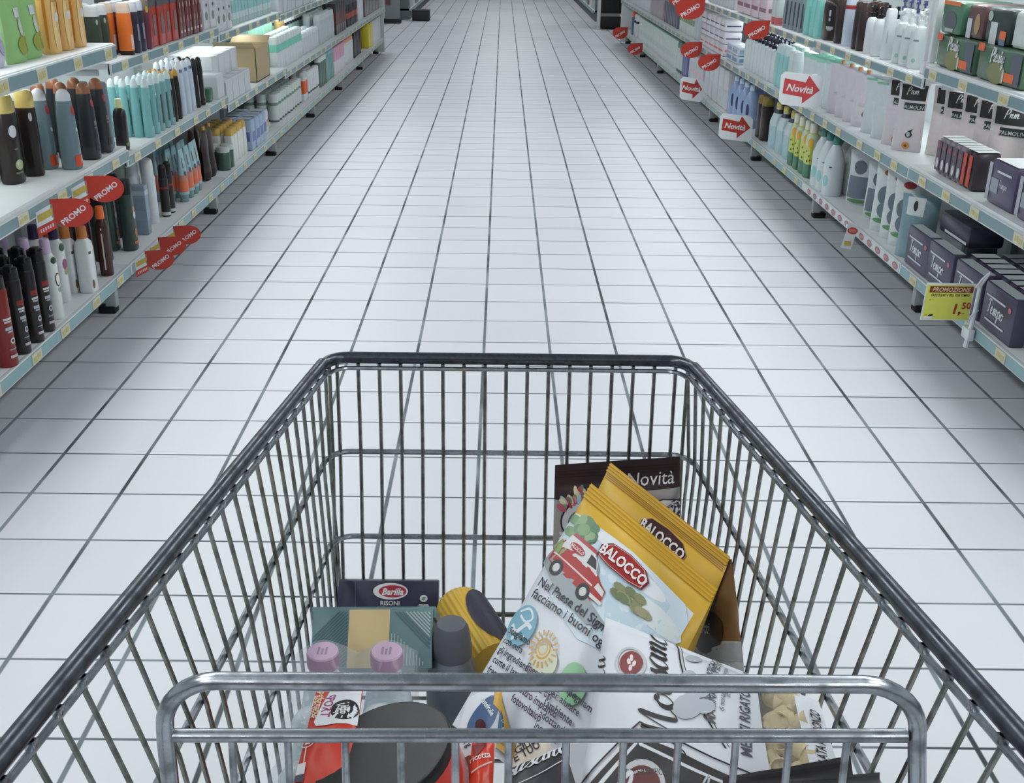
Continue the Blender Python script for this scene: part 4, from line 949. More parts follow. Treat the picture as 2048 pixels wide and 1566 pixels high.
# goods of the run beyond the cross aisle
for sg, xx, nm in ((-1, -1.74, 'shampoo'), (1, 1.72, 'soap')):
    for k in range(9):
        y = 20.6 + k * .75
        me = proto('box', .6, .2, .26, ((150, 156, 160), (196, 200, 204), (96, 74, 72), (176, 184, 176))[k % 4], None, fine=False)[0][1]
        place('carton_box', 'box', [('body', me)], 'carton on the far run beyond the cross aisle, %s from trolley, %s side' % (ORD[k], nm), (xx, y, .1805), 0, 'cartons on the far %s run' % nm)
# white plastic shelf pusher fallen across the low shampoo shelf
t = thing('shelf_pusher', 'long white plastic divider lying across the low shampoo shelf', 'divider', (wx('L', .31), 7.50, .205))
mb = MB()
mb.tube([(.16, .05, .012), (-.02, .0, .03), (-.14, -.03, .06)], .012, M((222, 222, 216), .4), 8)
mb.obj('bar', t)
mb = MB(); mb.tube([(.20, .062, .02), (.155, .05, .018)], .02, M((226, 224, 214), .4), 10); mb.obj('stop', t)
# ------------------------------------------------------------------ price cards and promotion tags on the shelf fronts
RED = M((176, 56, 44), .4); REDB = M((206, 66, 48), .4); PAPER = M((220, 224, 226), .45); LETW = M((216, 208, 214), .45); YEL = M((196, 172, 84), .5, var=.2, scale=90)
def card_fn(o, facing):
    """upright card: its centre and the direction that it faces (degrees round from the camera side)"""
    a = math.radians(facing)
    return plane_fn(o, (math.cos(a), math.sin(a), 0), (0, 0, 1))
def plate(mb, fn, outline, mat, th=.0012):
    """a thin card with real thickness, cut to an outline"""
    n = len(outline)
    f = [fn(x, y) for x, y in outline]
    vs = [p + q * th / 2 for p, q in f] + [p - q * th / 2 for p, q in f]
    mb.add(vs, [list(range(n)), list(range(2 * n - 1, n - 1, -1))] + [(i, n + i, n + (i + 1) % n, (i + 1) % n) for i in range(n)], mat, False)
def promo(loc, facing, r, label, corner='tl', ticket=True, rise=33):
    t = thing('promotion_sign', label, 'promotion sign', loc, 0, 'red promotion tags on the shelf fronts')
    fn = card_fn((0, 0, 0), facing)
    mb = MB()
    sx = -1 if corner == 'tl' else 1
    out = []
    for k in range(25):
        a = (math.radians(90) - math.radians(270) * k / 24) if corner == 'tl' else (math.radians(90) + math.radians(270) * k / 24)
        out.append((r * 1.12 * math.cos(a), r * .82 * math.sin(a)))
    out.append((sx * r * 1.12, r * .86))
    if corner != 'tl': out = out[::-1]
    else: out = out[::-1]
    plate(mb, fn, out, RED)
    for q, (dy, s) in enumerate(((-.12, .46),)):
        v, f = xf(text2d('PROMO', r * s, 0, .025), .04 * r, dy * r, math.radians(rise)); mb.flat(fn, v, f, LETW, .0012)
    mb.obj('disc', t)
    if ticket:
        mb = MB()
        ox = sx * r * 1.45
        plate(mb, fn, [(ox - .5 * r, -.5 * r - .2 * r), (ox + .45 * r, -.28 * r), (ox + .45 * r, .62 * r), (ox - .5 * r, .15 * r)], PAPER)
        v, f = poly2d([(ox - .42 * r, -.42 * r), (ox + .4 * r, -.02 * r), (ox + .4 * r, .36 * r), (ox - .42 * r, -.02 * r)], 2)
        mb.flat(fn, v, f, YEL, .0014)
        plate(mb, fn, [(ox - .5 * r, -1.25 * r), (ox + .5 * r, -.8 * r), (ox + .5 * r, -.3 * r), (ox - .5 * r, -.72 * r)], REDB)
        for i in range(6):
            x0 = ox - .36 * r + i * .13 * r
            v, f = rect2d(x0, -1.0 * r + i * .06 * r, x0 + .08 * r, -.8 * r + i * .06 * r, 1, 1); mb.flat(fn, v, f, LETW, .0014)
        mb.obj('price_card', t)
    return t
promo((-1.357, 3.392, 0.628), 24, .056, 'red promotion tag at the trolley end of the middle shampoo shelf')
promo((-1.357, 3.7, 0.636), 24, .056, 'red promotion tag, second from trolley on the middle shampoo shelf')
promo((-1.405, 4.346, 0.198), 24, .051, 'lowest red promotion tag of three on the low shampoo shelf')
promo((-1.405, 4.533, 0.205), 24, .051, 'middle red promotion tag of three on the low shampoo shelf')
promo((-1.405, 4.768, 0.192), 24, .053, 'topmost red promotion tag of three on the low shampoo shelf')
for (loc, r, lab) in (((1.564, 7.05, 0.914), .068, 'red promotion tag under the upper soap shelf above white pump soaps'),
                      ((1.553, 9.356, 0.572), .078, 'red promotion tag on the middle soap shelf, further of two'),
                      ((1.557, 8.524, 0.562), .074, 'red promotion tag on the middle soap shelf, nearer of two'),
                      ((1.522, 9.376, 0.893), .105, 'red promotion tag on the upper soap shelf, one of overlapping pair'),
                      ((1.528, 9.937, 0.954), .100, 'red promotion tag at the top of the overlapping pair'),
                      ((1.55, 13.29, 0.201), .080, 'red promotion tag low on the soap side, nearer of two far ones'),
                      ((1.539, 14.979, 0.239), .090, 'red promotion tag low on the soap side, at the aisle end')):
    promo(loc, -14, r, lab, corner='tr', ticket=False)
def novita(loc, w, h, facing, label, pink=False):
    t = thing('arrow_sign', label, 'sign', loc, 0, 'white arrow signs on the soap side')
    fn = card_fn((0, 0, 0), facing)
    mb = MB()
    c = .12 * h
    plate(mb, fn, [(-w / 2, -h / 2 + c), (-w / 2 + c, -h / 2), (w / 2 - c, -h / 2 - .1 * h), (w / 2, -h / 2 + c - .1 * h), (w / 2, h / 2 - c - .1 * h), (w / 2 - c, h / 2 - .1 * h), (-w / 2 + c, h / 2), (-w / 2, h / 2 - c)], PAPER)
    ar = [(-.40, .30), (.12, .18), (.16, .40), (.44, -.04), (.06, -.46), (.06, -.26), (-.42, -.16)]
    A = [(x * w, y * h) for x, y in ar]
    am = M((196, 74, 78), .4) if pink else RED
    vs = [(.04 * w, -.02 * h)] + A
    mb.flat(fn, vs, [(0, (i + 1) % 7 + 1, i + 1) for i in range(7)], am, .0014)
    v, f = xf(text2d('Novità', .30 * h, .2, .022), -.02 * w, .0 * h, -.11); mb.flat(fn, v, f, PAPER, .002)
    mb.obj('card', t)
    mb = MB(); p, n = fn(w * .3, h * .4)
    mb.box((p.x - .01, p.y + .001, p.z - .01), (p.x + .015, p.y + .03, p.z + .004), M((200, 206, 208), .3)); mb.obj('clip', t)
novita((1.545, 9.13, .295), .19, .18, -8, 'white arrow sign, furthest of two on the low soap shelf')
novita((1.540, 7.28, .292), .215, .165, -8, 'white arrow sign beside dark bottle on the low soap shelf')
novita((1.540, 5.78, .729), .215, .165, -8, 'white arrow sign with pink arrow on the middle soap shelf', True)
# yellow promotion price card on its white arm
t = thing('price_sign', 'yellow promotion price sign on white arm above low soap shelf edge', 'sign', (1.5625, 3.62, .288))
fn = card_fn((0, 0, 0), -1)
mb = MB(); W, Hh = .168, .134
plate(mb, fn, [(-W / 2 - .004, -Hh / 2), (W / 2 - .004, -Hh / 2), (W / 2, Hh / 2), (-W / 2, Hh / 2 + .002)], M((222, 228, 226), .3), .002)
def prt(v, f, m, l=.0018): mb.flat(fn, v, f, m, l)
prt(*rect2d(-W / 2 + .002, -Hh / 2 + .003, W / 2 - .006, Hh / 2 - .006, 2, 2), M((216, 218, 100), .45))
prt(*rect2d(-W / 2 + .012, Hh / 2 - .033, W / 2 - .006, Hh / 2 - .010, 2, 2), M((132, 58, 40), .45), .0024)
prt(*xf(text2d('PROMOZIONE', .0225, .25, .02, .88), 0.003, Hh / 2 - .0215), M((222, 200, 160), .45), .003)
prt(*xf(text2d('FAZZOLETTI 4 VELI 10X9 TEMPO', .0125, .0, .025, .72), .002, Hh / 2 - .042), M((64, 56, 44), .5), .0024)
prt(*xf(text2d('pz 1', .008, .0, .0), -.062, Hh / 2 - .058), M((84, 78, 54), .5), .0024)
REDP = M((166, 50, 36), .45)
prt(*xf(text2d('1,', .050, .12, .03), .034, -.024), REDP, .0024)
prt(*xf(text2d('50', .032, .0, .03), .064, -.012), REDP, .0024)
prt(*xf(text2d('al pz', .008, .1, .01), .054, -.040), REDP, .0024)
prt(*rect2d(-W / 2 + .004, -Hh / 2 + .004, -W / 2 + .036, -Hh / 2 + .014, 1, 1), PAPER, .0024)
prt(*ellipse2d(.005, .005, 14, 0, -W / 2 + .012, -Hh / 2 + .019), M((206, 196, 60), .4), .0026)
prt(*ellipse2d(.009, .004, 14, .2, -W / 2 + .029, -Hh / 2 + .018), M((60, 62, 40), .4), .0026)
mb.obj('card', t)
mb = MB()
ARM = M((218, 224, 226), .3)
mb.tube([(.112, -.03, .115), (.100, 0, .06), (.098, 0, -.05), (.094, .01, -.17)], [.004, .007, .007, .010], ARM, 8)
mb.tube([(.085, -.004, .055), (.096, -.012, .085), (.112, -.03, .118)], .004, ARM, 6)
mb.tube([(.083, .0, -.062), (.098, -.004, -.035), (.109, 0, -.03)], .004, ARM, 6)
mb.box((.085, -.012, -.142), (.108, .05, -.10), ARM, .004)
mb.obj('arm', t)
# small hanging shelf tag with a red oval
t = thing('shelf_tag', 'small white hanging tag with red oval on stickered shelf edge', 'price tag', (1.632, 4.97, .17))
fn = card_fn((0, 0, 0), -12)
mb = MB(); plate(mb, fn, [(-.036, -.062), (.012, -.068), (.034, .052), (-.012, .06)], PAPER)
mb.flat(fn, *ellipse2d(.024, .016, 16, -.1, .008, .022), REDB, .0014)
mb.flat(fn, *ellipse2d(.018, .008, 16, -.1, .008, .022), M((206, 130, 126), .4), .0020)
mb.flat(fn, *rect2d(-.022, -.05, .008, -.028, 1, 1), YEL, .0014)
mb.obj('card', t)
mb = MB(); mb.box((-.02, .0, .03), (.01, .025, .05), ARM, .003); mb.obj('clip', t)
# ------------------------------------------------------------------ the trolley
RIMM = steel((96, 100, 108), .30, 'dark_steel_rim')
WIRE = steel((142, 144, 140), .28, 'steel_wire')
GATE = steel((178, 184, 190), .26, 'lamplit_steel')  # lighter base than the wires: ceiling lamp reflections put into the colour
cart = thing('shopping_trolley', 'steel wire shopping trolley in the middle of the aisle', 'trolley', (0, 0, 0))
def rim(Y): return (-.2534 - .0967 * (1.447 - Y) + .008, .2769 + .114 * (1.463 - Y) - .008, .9 + .06 * (1.455 - Y))
RINGS = [  # x left, taper left, x right, taper right, z front, slope, Y front
    (-.2479, .051, .2831, .060, .755, .06, 1.440),
    (-.2456, .031, .2825, .035, .626, .06, 1.415),
    (-.2440, .018, .2815, .020, .499, .05, 1.400),
    (-.2420, .008, .2800, .008, .425, .02, 1.388)]
def ring(k, Y):
    a, ta, b, tb, z, s, yf = RINGS[k]
    return (a - ta * (yf - Y), b + tb * (yf - Y), z + s * (yf - Y))
YR = .42
def loop(fn, yf, r, corner, mat, seg=8, yr=YR):
    """a bar from the rear left, round the front and back to the rear right"""
    pts = []
    n = 12
    for i in range(n + 1):
        y = yr + (yf - corner - yr) * i / n
        l, q, z = fn(y); pts.append((l, y, z))
    l, q, z = fn(yf)
    for k in range(1, 8):
        a = PI / 2 * k / 8
        pts.append((l + corner * (1 - math.cos(a)), yf - corner + corner * math.sin(a), z))
    pts.append((l + corner, yf, z)); pts.append(((l + q) / 2, yf, z)); pts.append((q - corner, yf, z))
    for k in range(1, 8):
        a = PI / 2 * k / 8
        pts.append((q - corner + corner * math.sin(a), yf - corner + corner * math.cos(a), z))
    for i in range(n + 1):
        y = yf - corner - (yf - corner - yr) * i / n
        l, q, z = fn(y); pts.append((q, y, z))
    mb = MB(); mb.tube(pts, r, mat, seg)
    return mb
loop(lambda y: rim(y), 1.452, .0087, .030, RIMM, 12).obj('top_rim', cart)
m2 = loop(lambda y: (rim(y)[0] + .006, rim(y)[1] - .006, rim(y)[2] - .014), 1.446, .0033, .028, GATE)
m2.obj('rim_wire', cart)
for k, nm in ((0, 'upper_hoop'), (1, 'middle_hoop'), (2, 'lower_hoop'), (3, 'bottom_hoop')):
    loop(lambda y, k=k: ring(k, y), RINGS[k][6] + .004, .0042, .032, GATE if k < 2 else WIRE).obj(nm, cart)
def side_wires(s, ys):
    mb = MB()
    for y in ys:
        l, q, z = rim(y)
        x0 = (l if s < 0 else q) - s * .006
        pts = [(x0, y, z - .006), (x0, y, z - .02)]
        for k in range(4):
            rl, rq, rz = ring(k, y)
            pts.append(((rl if s < 0 else rq) - s * .006, y, rz))
        mb.tube(pts, .0026, WIRE, 6)
        mb.box((x0 - .004, y - .004, z - .013), (x0 + .004, y + .004, z - .006), GATE, .0015)
    return mb
side_wires(-1, [.482 + .0387 * k for k in range(25)]).obj('side_panel', cart)
side_wires(1, [.462 + .0385 * k for k in range(26)]).obj('side_panel', cart)
mb = MB()
for k in range(-1, 18):
    x = -.232 + .0303 * k
    if k == -1: x = -.243
    if k == 17: x = .270
    pts = [(x, 1.449, .892), (x, 1.447, .88)]
    for q in range(4): pts.append((x, RINGS[q][6] - .002, RINGS[q][4]))
    mb.tube(pts, .0027, WIRE, 6)
mb.obj('front_panel', cart)
mb = MB()
for i in range(14):
    y = 1.36 - i * .066
    l, q, z = ring(3, y)
    mb.tube([(l, y, z), (q, y, z)], .0030, WIRE, 6)
for i in range(9):
    x = -.21 + i * .058
    mb.tube([(x, 1.39, RINGS[3][4] - .004), (x, YR, ring(3, YR)[2] - .004)], .0030, WIRE, 6)
mb.obj('floor_grid', cart)
# the flap behind the basket: a bent tube with a cross bar and upright rods
g = MB()
pts = [(-.236, .56, .56), (-.241, .61, .80), (-.2405, .628, .875), (-.241, .633, .915)]
for k in range(0, 9):
    a = PI / 2 * k / 8
    pts.append((-.241 + .042 * (1 - math.cos(a)), .635, .927 + .042 * math.sin(a)))
for k in range(0, 9):
    a = PI / 2 * k / 8
    pts.append((.262 + .046 * math.sin(a), .635, .926 + .046 * math.cos(a)))
pts += [(.309, .633, .915), (.313, .628, .88), (.318, .61, .80), (.32, .56, .56)]
g.tube(pts, .0066, GATE, 12)
g.obj('flap_frame', cart)
g = MB(); g.tube([(-.238, .635, .9195), (.30, .635, .9265)], .0052, GATE, 12); g.obj('flap_bar', cart)
g = MB()
for x in (-.193, -.152, -.110, -.069, -.029, .010, .052, .094, .134, .176, .215, .257):
    z = .9195 + (x + .238) * .013
    g.tube([(x, .635, z + .003), (x, .628, .875), (x + .001, .61, .80), (x + .002, .565, .57)], .0029, GATE, 8)
g.tube([(-.236, .565, .572), (.32, .565, .572)], .005, GATE, 8)
g.obj('flap_rods', cart)
# handle, frame and castors under the basket
mb = MB(); mb.tube([(-.335, .36, 1.0), (.375, .36, 1.0)], .014, M((150, 44, 40), .35), 12); mb.obj('handle', cart)
for s, x in ((-1, -.215), (1, .245)):
    mb = MB()
    xr = -.352 if s < 0 else .392
    mb.tube([(xr, .36, 1.0), (xr, .43, .95), (xr + (.09 if s < 0 else -.09), .47, .40), (x, .52, .21), (x, 1.16, .17), (x, 1.24, .24), (x + .01 * s, 1.33, .422)], .012, RIMM, 8)
    mb.obj('side_frame', cart)
    for yy in (.56, 1.14):
        zf = .21 if yy < .8 else .17
        mb = MB()
        mb.box((x - .018, yy - .02, .09), (x + .018, yy + .02, zf), RIMM, .004)
        cz = [(-.013, .055 * .0, 0)]
        pr = []
        for k in range(25):
            a = 2 * PI * k / 24
            pr.append((x, yy + .03 + .058 * math.cos(a), .060 + .058 * math.sin(a)))
        o = mb.obj('castor_fork', cart)
        w = MB()
        vs, fs = [], []
        for dx in (-.014, .014):
            for k in range(24):
                a = 2 * PI * k / 24
                vs.append((x + dx, yy + .03 + .060 * math.cos(a), .060 + .060 * math.sin(a)))
        fs = [(k, (k + 1) % 24, 24 + (k + 1) % 24, 24 + k) for k in range(24)] + [list(range(24))[::-1], list(range(24, 48))]
        w.add(vs, fs, M((52, 52, 54), .6)); w.obj('castor_wheel', o)
mb = MB(); mb.tube([(-.215, .52, .21), (.245, .52, .21)], .010, RIMM, 8); mb.obj('cross_tube', cart)
mb = MB(); mb.tube([(-.215, 1.16, .17), (.245, 1.16, .17)], .010, RIMM, 8); mb.obj('cross_tube', cart)

# ------------------------------------------------------------------ the shopping
def bag_surfaces(TL, TR, BR, BL, T, wob=.004, seed=0, sealT=.05, sealB=.05, round_side=.5):
    TL, TR, BR, BL = map(Vector, (TL, TR, BR, BL))
    nrm = (TR - TL).cross(TL - BL).normalized()
    def prof(t, s0, s1):
        if t < s0: return .02 + .15 * t / max(s0, 1e-6) * 0
        if t > 1 - s1: return .02
        q = (t - s0) / (1 - s0 - s1)
        return .02 + .98 * math.sin(PI * q) ** .55
    def S(sign):
        def fn(u, v):
            uu, vv = min(max(u, 0), 1), min(max(v, 0), 1)
            p = BL.lerp(BR, u).lerp(TL.lerp(TR, u), v)
            b = max(0.0, math.sin(PI * uu)) ** round_side * prof(vv, sealB, sealT)
            nz = noise.noise(Vector((u * 3.1 + seed, v * 4.3, seed * 1.7))) + .22 * noise.noise(Vector((u * 7 + seed, v * 8, seed)))
            p = p + nrm * (sign * T / 2 * b + wob * nz * (.4 + b))
            return p
        return fn
    return S(1), S(-1), nrm, ((TR - TL).length + (BR - BL).length) / 2, ((TL - BL).length + (TR - BR).length) / 2
def make_bag(name, cat, label, cs, T, mat_fn, prints, wob=.004, seed=0, nu=40, nv=56, back=None, group=None, seal=None, **kw):
    """a filled bag: body with its print, crimped seal strip(s) as parts"""
    f, b, nrm, w, h = bag_surfaces(*cs, T, wob, seed, **kw)
    t = thing(name, label, cat, (0, 0, 0), 0, group)
    mb = MB()
    mb.grid(f, nu, nv, None, mat_fn)
    mb.grid(b, nu, nv, None, (lambda u, v: back) if back else mat_fn, flip=True)
    P = [[Vector(f(i / nu, j / nv)) for i in range(nu + 1)] for j in range(nv + 1)]
    def fg(u, v):
        a, c = min(max(u, 0), 1) * nu, min(max(v, 0), 1) * nv
        i, j = min(int(a), nu - 1), min(int(c), nv - 1)
        a -= i; c -= j
        return P[j][i].lerp(P[j][i + 1], a).lerp(P[j + 1][i].lerp(P[j + 1][i + 1], a), c)
    def g(x, y):
        u, v = x / w + .5, y / h + .5
        e = .012
        a = Vector(f(u + e, v)) - Vector(f(u - e, v)); b2 = Vector(f(u, v + e)) - Vector(f(u, v - e))
        q = a.cross(b2)
        return fg(u, v), (q.normalized() if q.length > 1e-12 else nrm)
    lift = [0.0010]
    def put(vf, rgb, u=None, v=None, rot=0.0, rough=.4):
        """flat shape in metres around (u, v) of the bag"""
        m = rgb if not isinstance(rgb, tuple) else M(rgb, rough, var=.04)
        q = xf(vf, 0, 0, rot) if rot else vf
        ox, oy = ((u - .5) * w, (v - .5) * h) if u is not None else (0, 0)
        mb.flat(g, [(x + ox, y + oy) for x, y in q[0]], q[1], m, lift[0] + (.0011 if len(q[1]) > 60 and rough == .39 else 0))
        lift[0] += .00004
    def uvp(pts, n=5):
        return poly2d([((a - .5) * w, (b2 - .5) * h) for a, b2 in pts], n)
    prints(put, uvp, w, h)
    mb.obj('bag', t)
    if seal:
        v0, v1, sm, lines = seal
        ms = MB()
        ms.grid(lambda u, v: f(u, v0 + (v1 - v0) * v) + nrm * (.0018 + .0012 * math.sin(v * lines * 2 * PI)), nu, lines * 6, sm)
        ms.obj('crimped_seal', t)
    return t
YB = (208, 168, 62)
M_YB = M(YB, .38, var=.08, scale=14); M_YD = M((188, 136, 42), .38, var=.06); M_WB = M((212, 218, 224), .42, var=.04, scale=9)
M_SKY = M((196, 214, 224), .42, var=.08, scale=18); M_YF = M((214, 186, 112), .4, var=.06)
# front biscuit bag: yellow seal, picture of a red van, white lower half with print
def p_bal1(put, uvp, w, h):
    put(uvp([(.06, .58), (.0, .80), (.02, .86), (.5, .875), (.90, .85), (.955, .80), (.95, .62), (.8, .50), (.5, .46), (.3, .5)]), (204, 218, 226))
    put(uvp([(.15, .62), (.05, .74), (.08, .84), (.6, .86), (.84, .80), (.84, .66), (.6, .56)]), (186, 208, 218))
    for (u, v, rx, ry, c) in ((.5, .83, .05, .012, (222, 226, 228)), (.64, .80, .04, .012, (224, 228, 230)), (.8, .72, .04, .016, (216, 224, 226)), (.36, .84, .03, .01, (218, 224, 226))):
        put(ellipse2d(rx, ry, 16), c, u, v)
    GR = [(104, 138, 108), (126, 156, 118), (88, 122, 96), (140, 166, 126)]
    rnd = random.Random(3)
    for k in range(26): put(ellipse2d(.008 + .006 * rnd.random(), .007 + .004 * rnd.random(), 10), GR[k % 4], .04 + .20 * rnd.random(), .765 + .085 * rnd.random() - .0)
    for k in range(20): put(ellipse2d(.008 + .005 * rnd.random(), .006, 10), [(134, 136, 102), (116, 124, 92), (150, 150, 118)][k % 3], .56 + .20 * rnd.random(), .685 + .055 * rnd.random())
    put(uvp([(.0, .63), (.05, .70), (.2, .66), (.62, .56), (.5, .52), (.2, .56)], 4), (150, 160, 162))
    put(uvp([(.02, .70), (.06, .74), (.14, .72), (.1, .66)], 3), (128, 160, 104))
    # van, drawn around its own centre
    VR, VD, VW = (164, 50, 46), (70, 66, 72), (206, 208, 208)
    def van(pts, c): put(poly2d([(x * .0122, y * .0122) for x, y in pts], 3), c, .285, .675, -.10)
    van([(-4.6, -1.3), (-4.7, .6), (-4.1, 1.5), (1.5, 1.5), (3.2, .5), (4.3, .1), (4.6, -1.4), (3, -1.7), (-3.5, -1.7)], VR)
    van([(-4.0, 1.1), (-3.7, 2.5), (.6, 2.55), (2.2, 1.4), (2.4, .7), (-3.9, .6)], VW)
    van([(-3.7, 2.45), (-3.3, 2.9), (.4, 2.95), (.8, 2.5)], (168, 70, 72))
    van([(.2, 2.2), (1.1, 2.1), (1.9, 1.2), (.3, 1.1)], VD)
    van([(1.5, 2.1), (2.3, 1.3), (2.3, .9), (2.0, 1.1)], (130, 140, 150))
    van([(3.0, .3), (4.2, 0), (4.4, -.6), (2.9, -.4)], VW)
    van([(-4.4, -.5), (2.6, -.5), (2.6, -.3), (-4.4, -.3)], (216, 196, 192))
    van([(2.6, -1.5), (4.7, -1.5), (4.8, -1.1), (2.6, -1.1)], VW)
    for x in (-2.9, 2.2):
        put(xf(ellipse2d(.0115, .0115, 18), x * .0115, -1.7 * .0115), (54, 54, 58), .285, .675, -.10)
        put(xf(ellipse2d(.0060, .0062, 14), x * .0115, -1.7 * .0115), (196, 198, 196), .285, .675, -.10)
    put(xf(ellipse2d(.016, .006, 16), -1.9 * .0115, 1.65 * .0115), (160, 48, 46), .285, .675, -.10)
    put(xf(text2d('BALOCCO', .0075, 0, .02, .8), -1.9 * .0115, 1.65 * .0115), (216, 206, 204), .285, .675, -.10)
    # red badge
    def badge(s, c): return poly2d([(-.040 * s, -.012 * s), (-.043 * s, .003 * s), (-.03 * s, .0145 * s), (0, .0185 * s), (.03 * s, .0145 * s), (.043 * s, .003 * s), (.040 * s, -.012 * s), (.02 * s, -.0165 * s), (-.02 * s, -.0165 * s)], 3)
    put(badge(1.0, 0), (120, 36, 34), .505, .800)
    put(badge(.93, 0), (206, 190, 186), .505, .800)
    put(badge(.89, 0), (152, 46, 44), .505, .800)
    put(text2d('BALOCCO', .0215, 0, .035, .78), (224, 220, 218), .505, .800, 0.0, .39)
    TX = (58, 58, 66)
    put(text2d('Nel Paese del Signor Balocco', .0178, 0, .012, .95, False), TX, .09, .535)
    put(text2d('facciamo i buoni ogni giorno', .0178, 0, .012, .95, False), TX, .09, .487)
    BL = (126, 174, 192)
    put(ellipse2d(.024, .026, 22), BL, .135, .385)
    put(stroke2d([(-.016, -.004), (-.004, -.010), (.008, .004), (.018, .002)], .005, 5), (216, 226, 230), .135, .385)
    put(stroke2d([(-.014, .012), (0, .020), (.012, .012), (.004, .004), (-.010, .008)], .003, 5), (216, 226, 230), .135, .39)
    for dx, dy in ((-.012, -.014), (-.004, -.018), (.006, -.014), (.013, -.012)): put(ellipse2d(.0025, .0028, 8, 0, dx, dy), (222, 230, 232), .135, .385)
    put(ellipse2d(.020, .019, 20, 0, .010, -.008), (206, 210, 186), .345, .350)
    SUN = (206, 160, 84)
    put(ring2d(.0100, .0125, 24), SUN, .345, .360); put(ring2d(.0060, .0078, 20), (214, 178, 110), .345, .360)
    for k in range(18):
        a = 2 * PI * k / 18
        put(stroke2d([(.0155 * math.cos(a), .0155 * math.sin(a)), (.0225 * math.cos(a + .06), .0225 * math.sin(a + .06))], .0022, 1), SUN, .345, .360)
    put(ellipse2d(.019, .024, 20, .3), (138, 190, 146), .60, .325)
    put(stroke2d([(-.012, -.014), (-.002, -.002), (.010, .012)], .003, 4), (86, 140, 104), .60, .325)
    for dx, dy in ((.004, -.012), (.010, -.010)): put(ellipse2d(.0026, .0026, 10, 0, dx, dy), (70, 96, 84), .60, .325)
    for i, s in enumerate(('Scegliamo', 'con cura', 'gli ingredienti,', 'come il latte', 'fresco')):
        put(text2d(s, .0120, 0, .010 if i < 2 else .02, .9, False), TX, .075, .340 - .037 * i)
    for i, s in enumerate(('Energia pulita,', 'prodotta dal', 'nostro impianto', 'fotovoltaico')):
        put(text2d(s, .0120, 0, .010 if i < 2 else .02, .9, False), (84, 62, 84), .305, .272 - .037 * i)
    for i, s in enumerate(('Ci impegniamo', 'per aiutare', "l'ambiente", 'adottando', 'incentivi')):
        put(text2d(s, .0120, 0, .010 if i != 2 else .02, .9, False), (70, 66, 80), .505, .285 - .037 * i)
    # lower print: yellow corner with a blue oval
    put(uvp([(.14, .02), (.12, .155), (.20, .17), (.46, .05), (.44, .02)], 4), (200, 160, 66))
    put(ellipse2d(.034, .021, 22, -.15), (74, 98, 134), .20, .075)
    put(ellipse2d(.031, .018, 22, -.15), (98, 128, 160), .20, .080)
    put(text2d('Pastefrolle', .0165, .2, .02, .85), (222, 224, 224), .22, .085, -.05)
def m_bal1(u, v):
    if v > .865 - .02 * u or u > .955 and v > .55 or u < .02 and v > .74: return M_YB
    return M_WB
make_bag('biscuit_bag', 'biscuit bag', 'yellow and white biscuit bag printed with a red van, lying in the trolley',
         ((.126, 1.30, .7805), (.2580, 1.08, .7590), (.1019, .84, .6295), (-.049, 1.0, .6254)), .058, m_bal1, p_bal1, .0030, 1, 44, 66, seal=(.935, 1.0, M_YB, 4), sealT=.07)
def p_bal2(put, uvp, w, h):
    def badge(s): return poly2d([(-.040 * s, -.012 * s), (-.043 * s, .003 * s), (-.03 * s, .0145 * s), (0, .0175 * s), (.03 * s, .0145 * s), (.043 * s, .003 * s), (.040 * s, -.012 * s), (.02 * s, -.0165 * s), (-.02 * s, -.0165 * s)], 3)
    put(badge(.98), (140, 100, 84), .585, .885)
    put(badge(.94), (70, 38, 40), .585, .885)
    put(text2d('BALOCCO', .0205, 0, .03, .80), (222, 218, 212), .585, .885, 0.0, .39)
    for k in range(4):
        put(uvp([(.01, .938 + .008 * k), (.99, .936 + .008 * k), (.99, .939 + .008 * k), (.01, .941 + .008 * k)], 12), (150, 98, 40))
make_bag('biscuit_bag', 'biscuit bag', 'plain yellow biscuit bag with dark maroon badge, behind the van printed one',
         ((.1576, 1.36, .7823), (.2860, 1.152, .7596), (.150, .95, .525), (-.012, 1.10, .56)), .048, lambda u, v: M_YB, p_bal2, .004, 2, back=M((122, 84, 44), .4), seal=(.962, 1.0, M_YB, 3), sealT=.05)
BRN = M((112, 82, 48), .4, var=.12, scale=12); BRD = M((176, 176, 176), .4)
def p_brown(put, uvp, w, h):
    put(ellipse2d(.042, .030, 22), (52, 42, 38), .52, .36)
    put(text2d('frollotti', .022, .12, .02, .8), (196, 190, 182), .42, .40, -.1)
    put(uvp([(.45, .12), (.5, .22), (1, .26), (1, .1)], 4), (150, 152, 156))
make_bag('biscuit_bag', 'biscuit bag', 'brown biscuit bag with dark oval, at the trolley side wires behind yellow bags',
         ((.2552, 1.26, .682), (.2880, 1.15, .758), (.2790, 1.0, .70), (.2374, 1.1, .6123)), .02, lambda u, v: BRN if v > .25 else BRD, p_brown, .003, 3, 24, 30, sealB=.02)
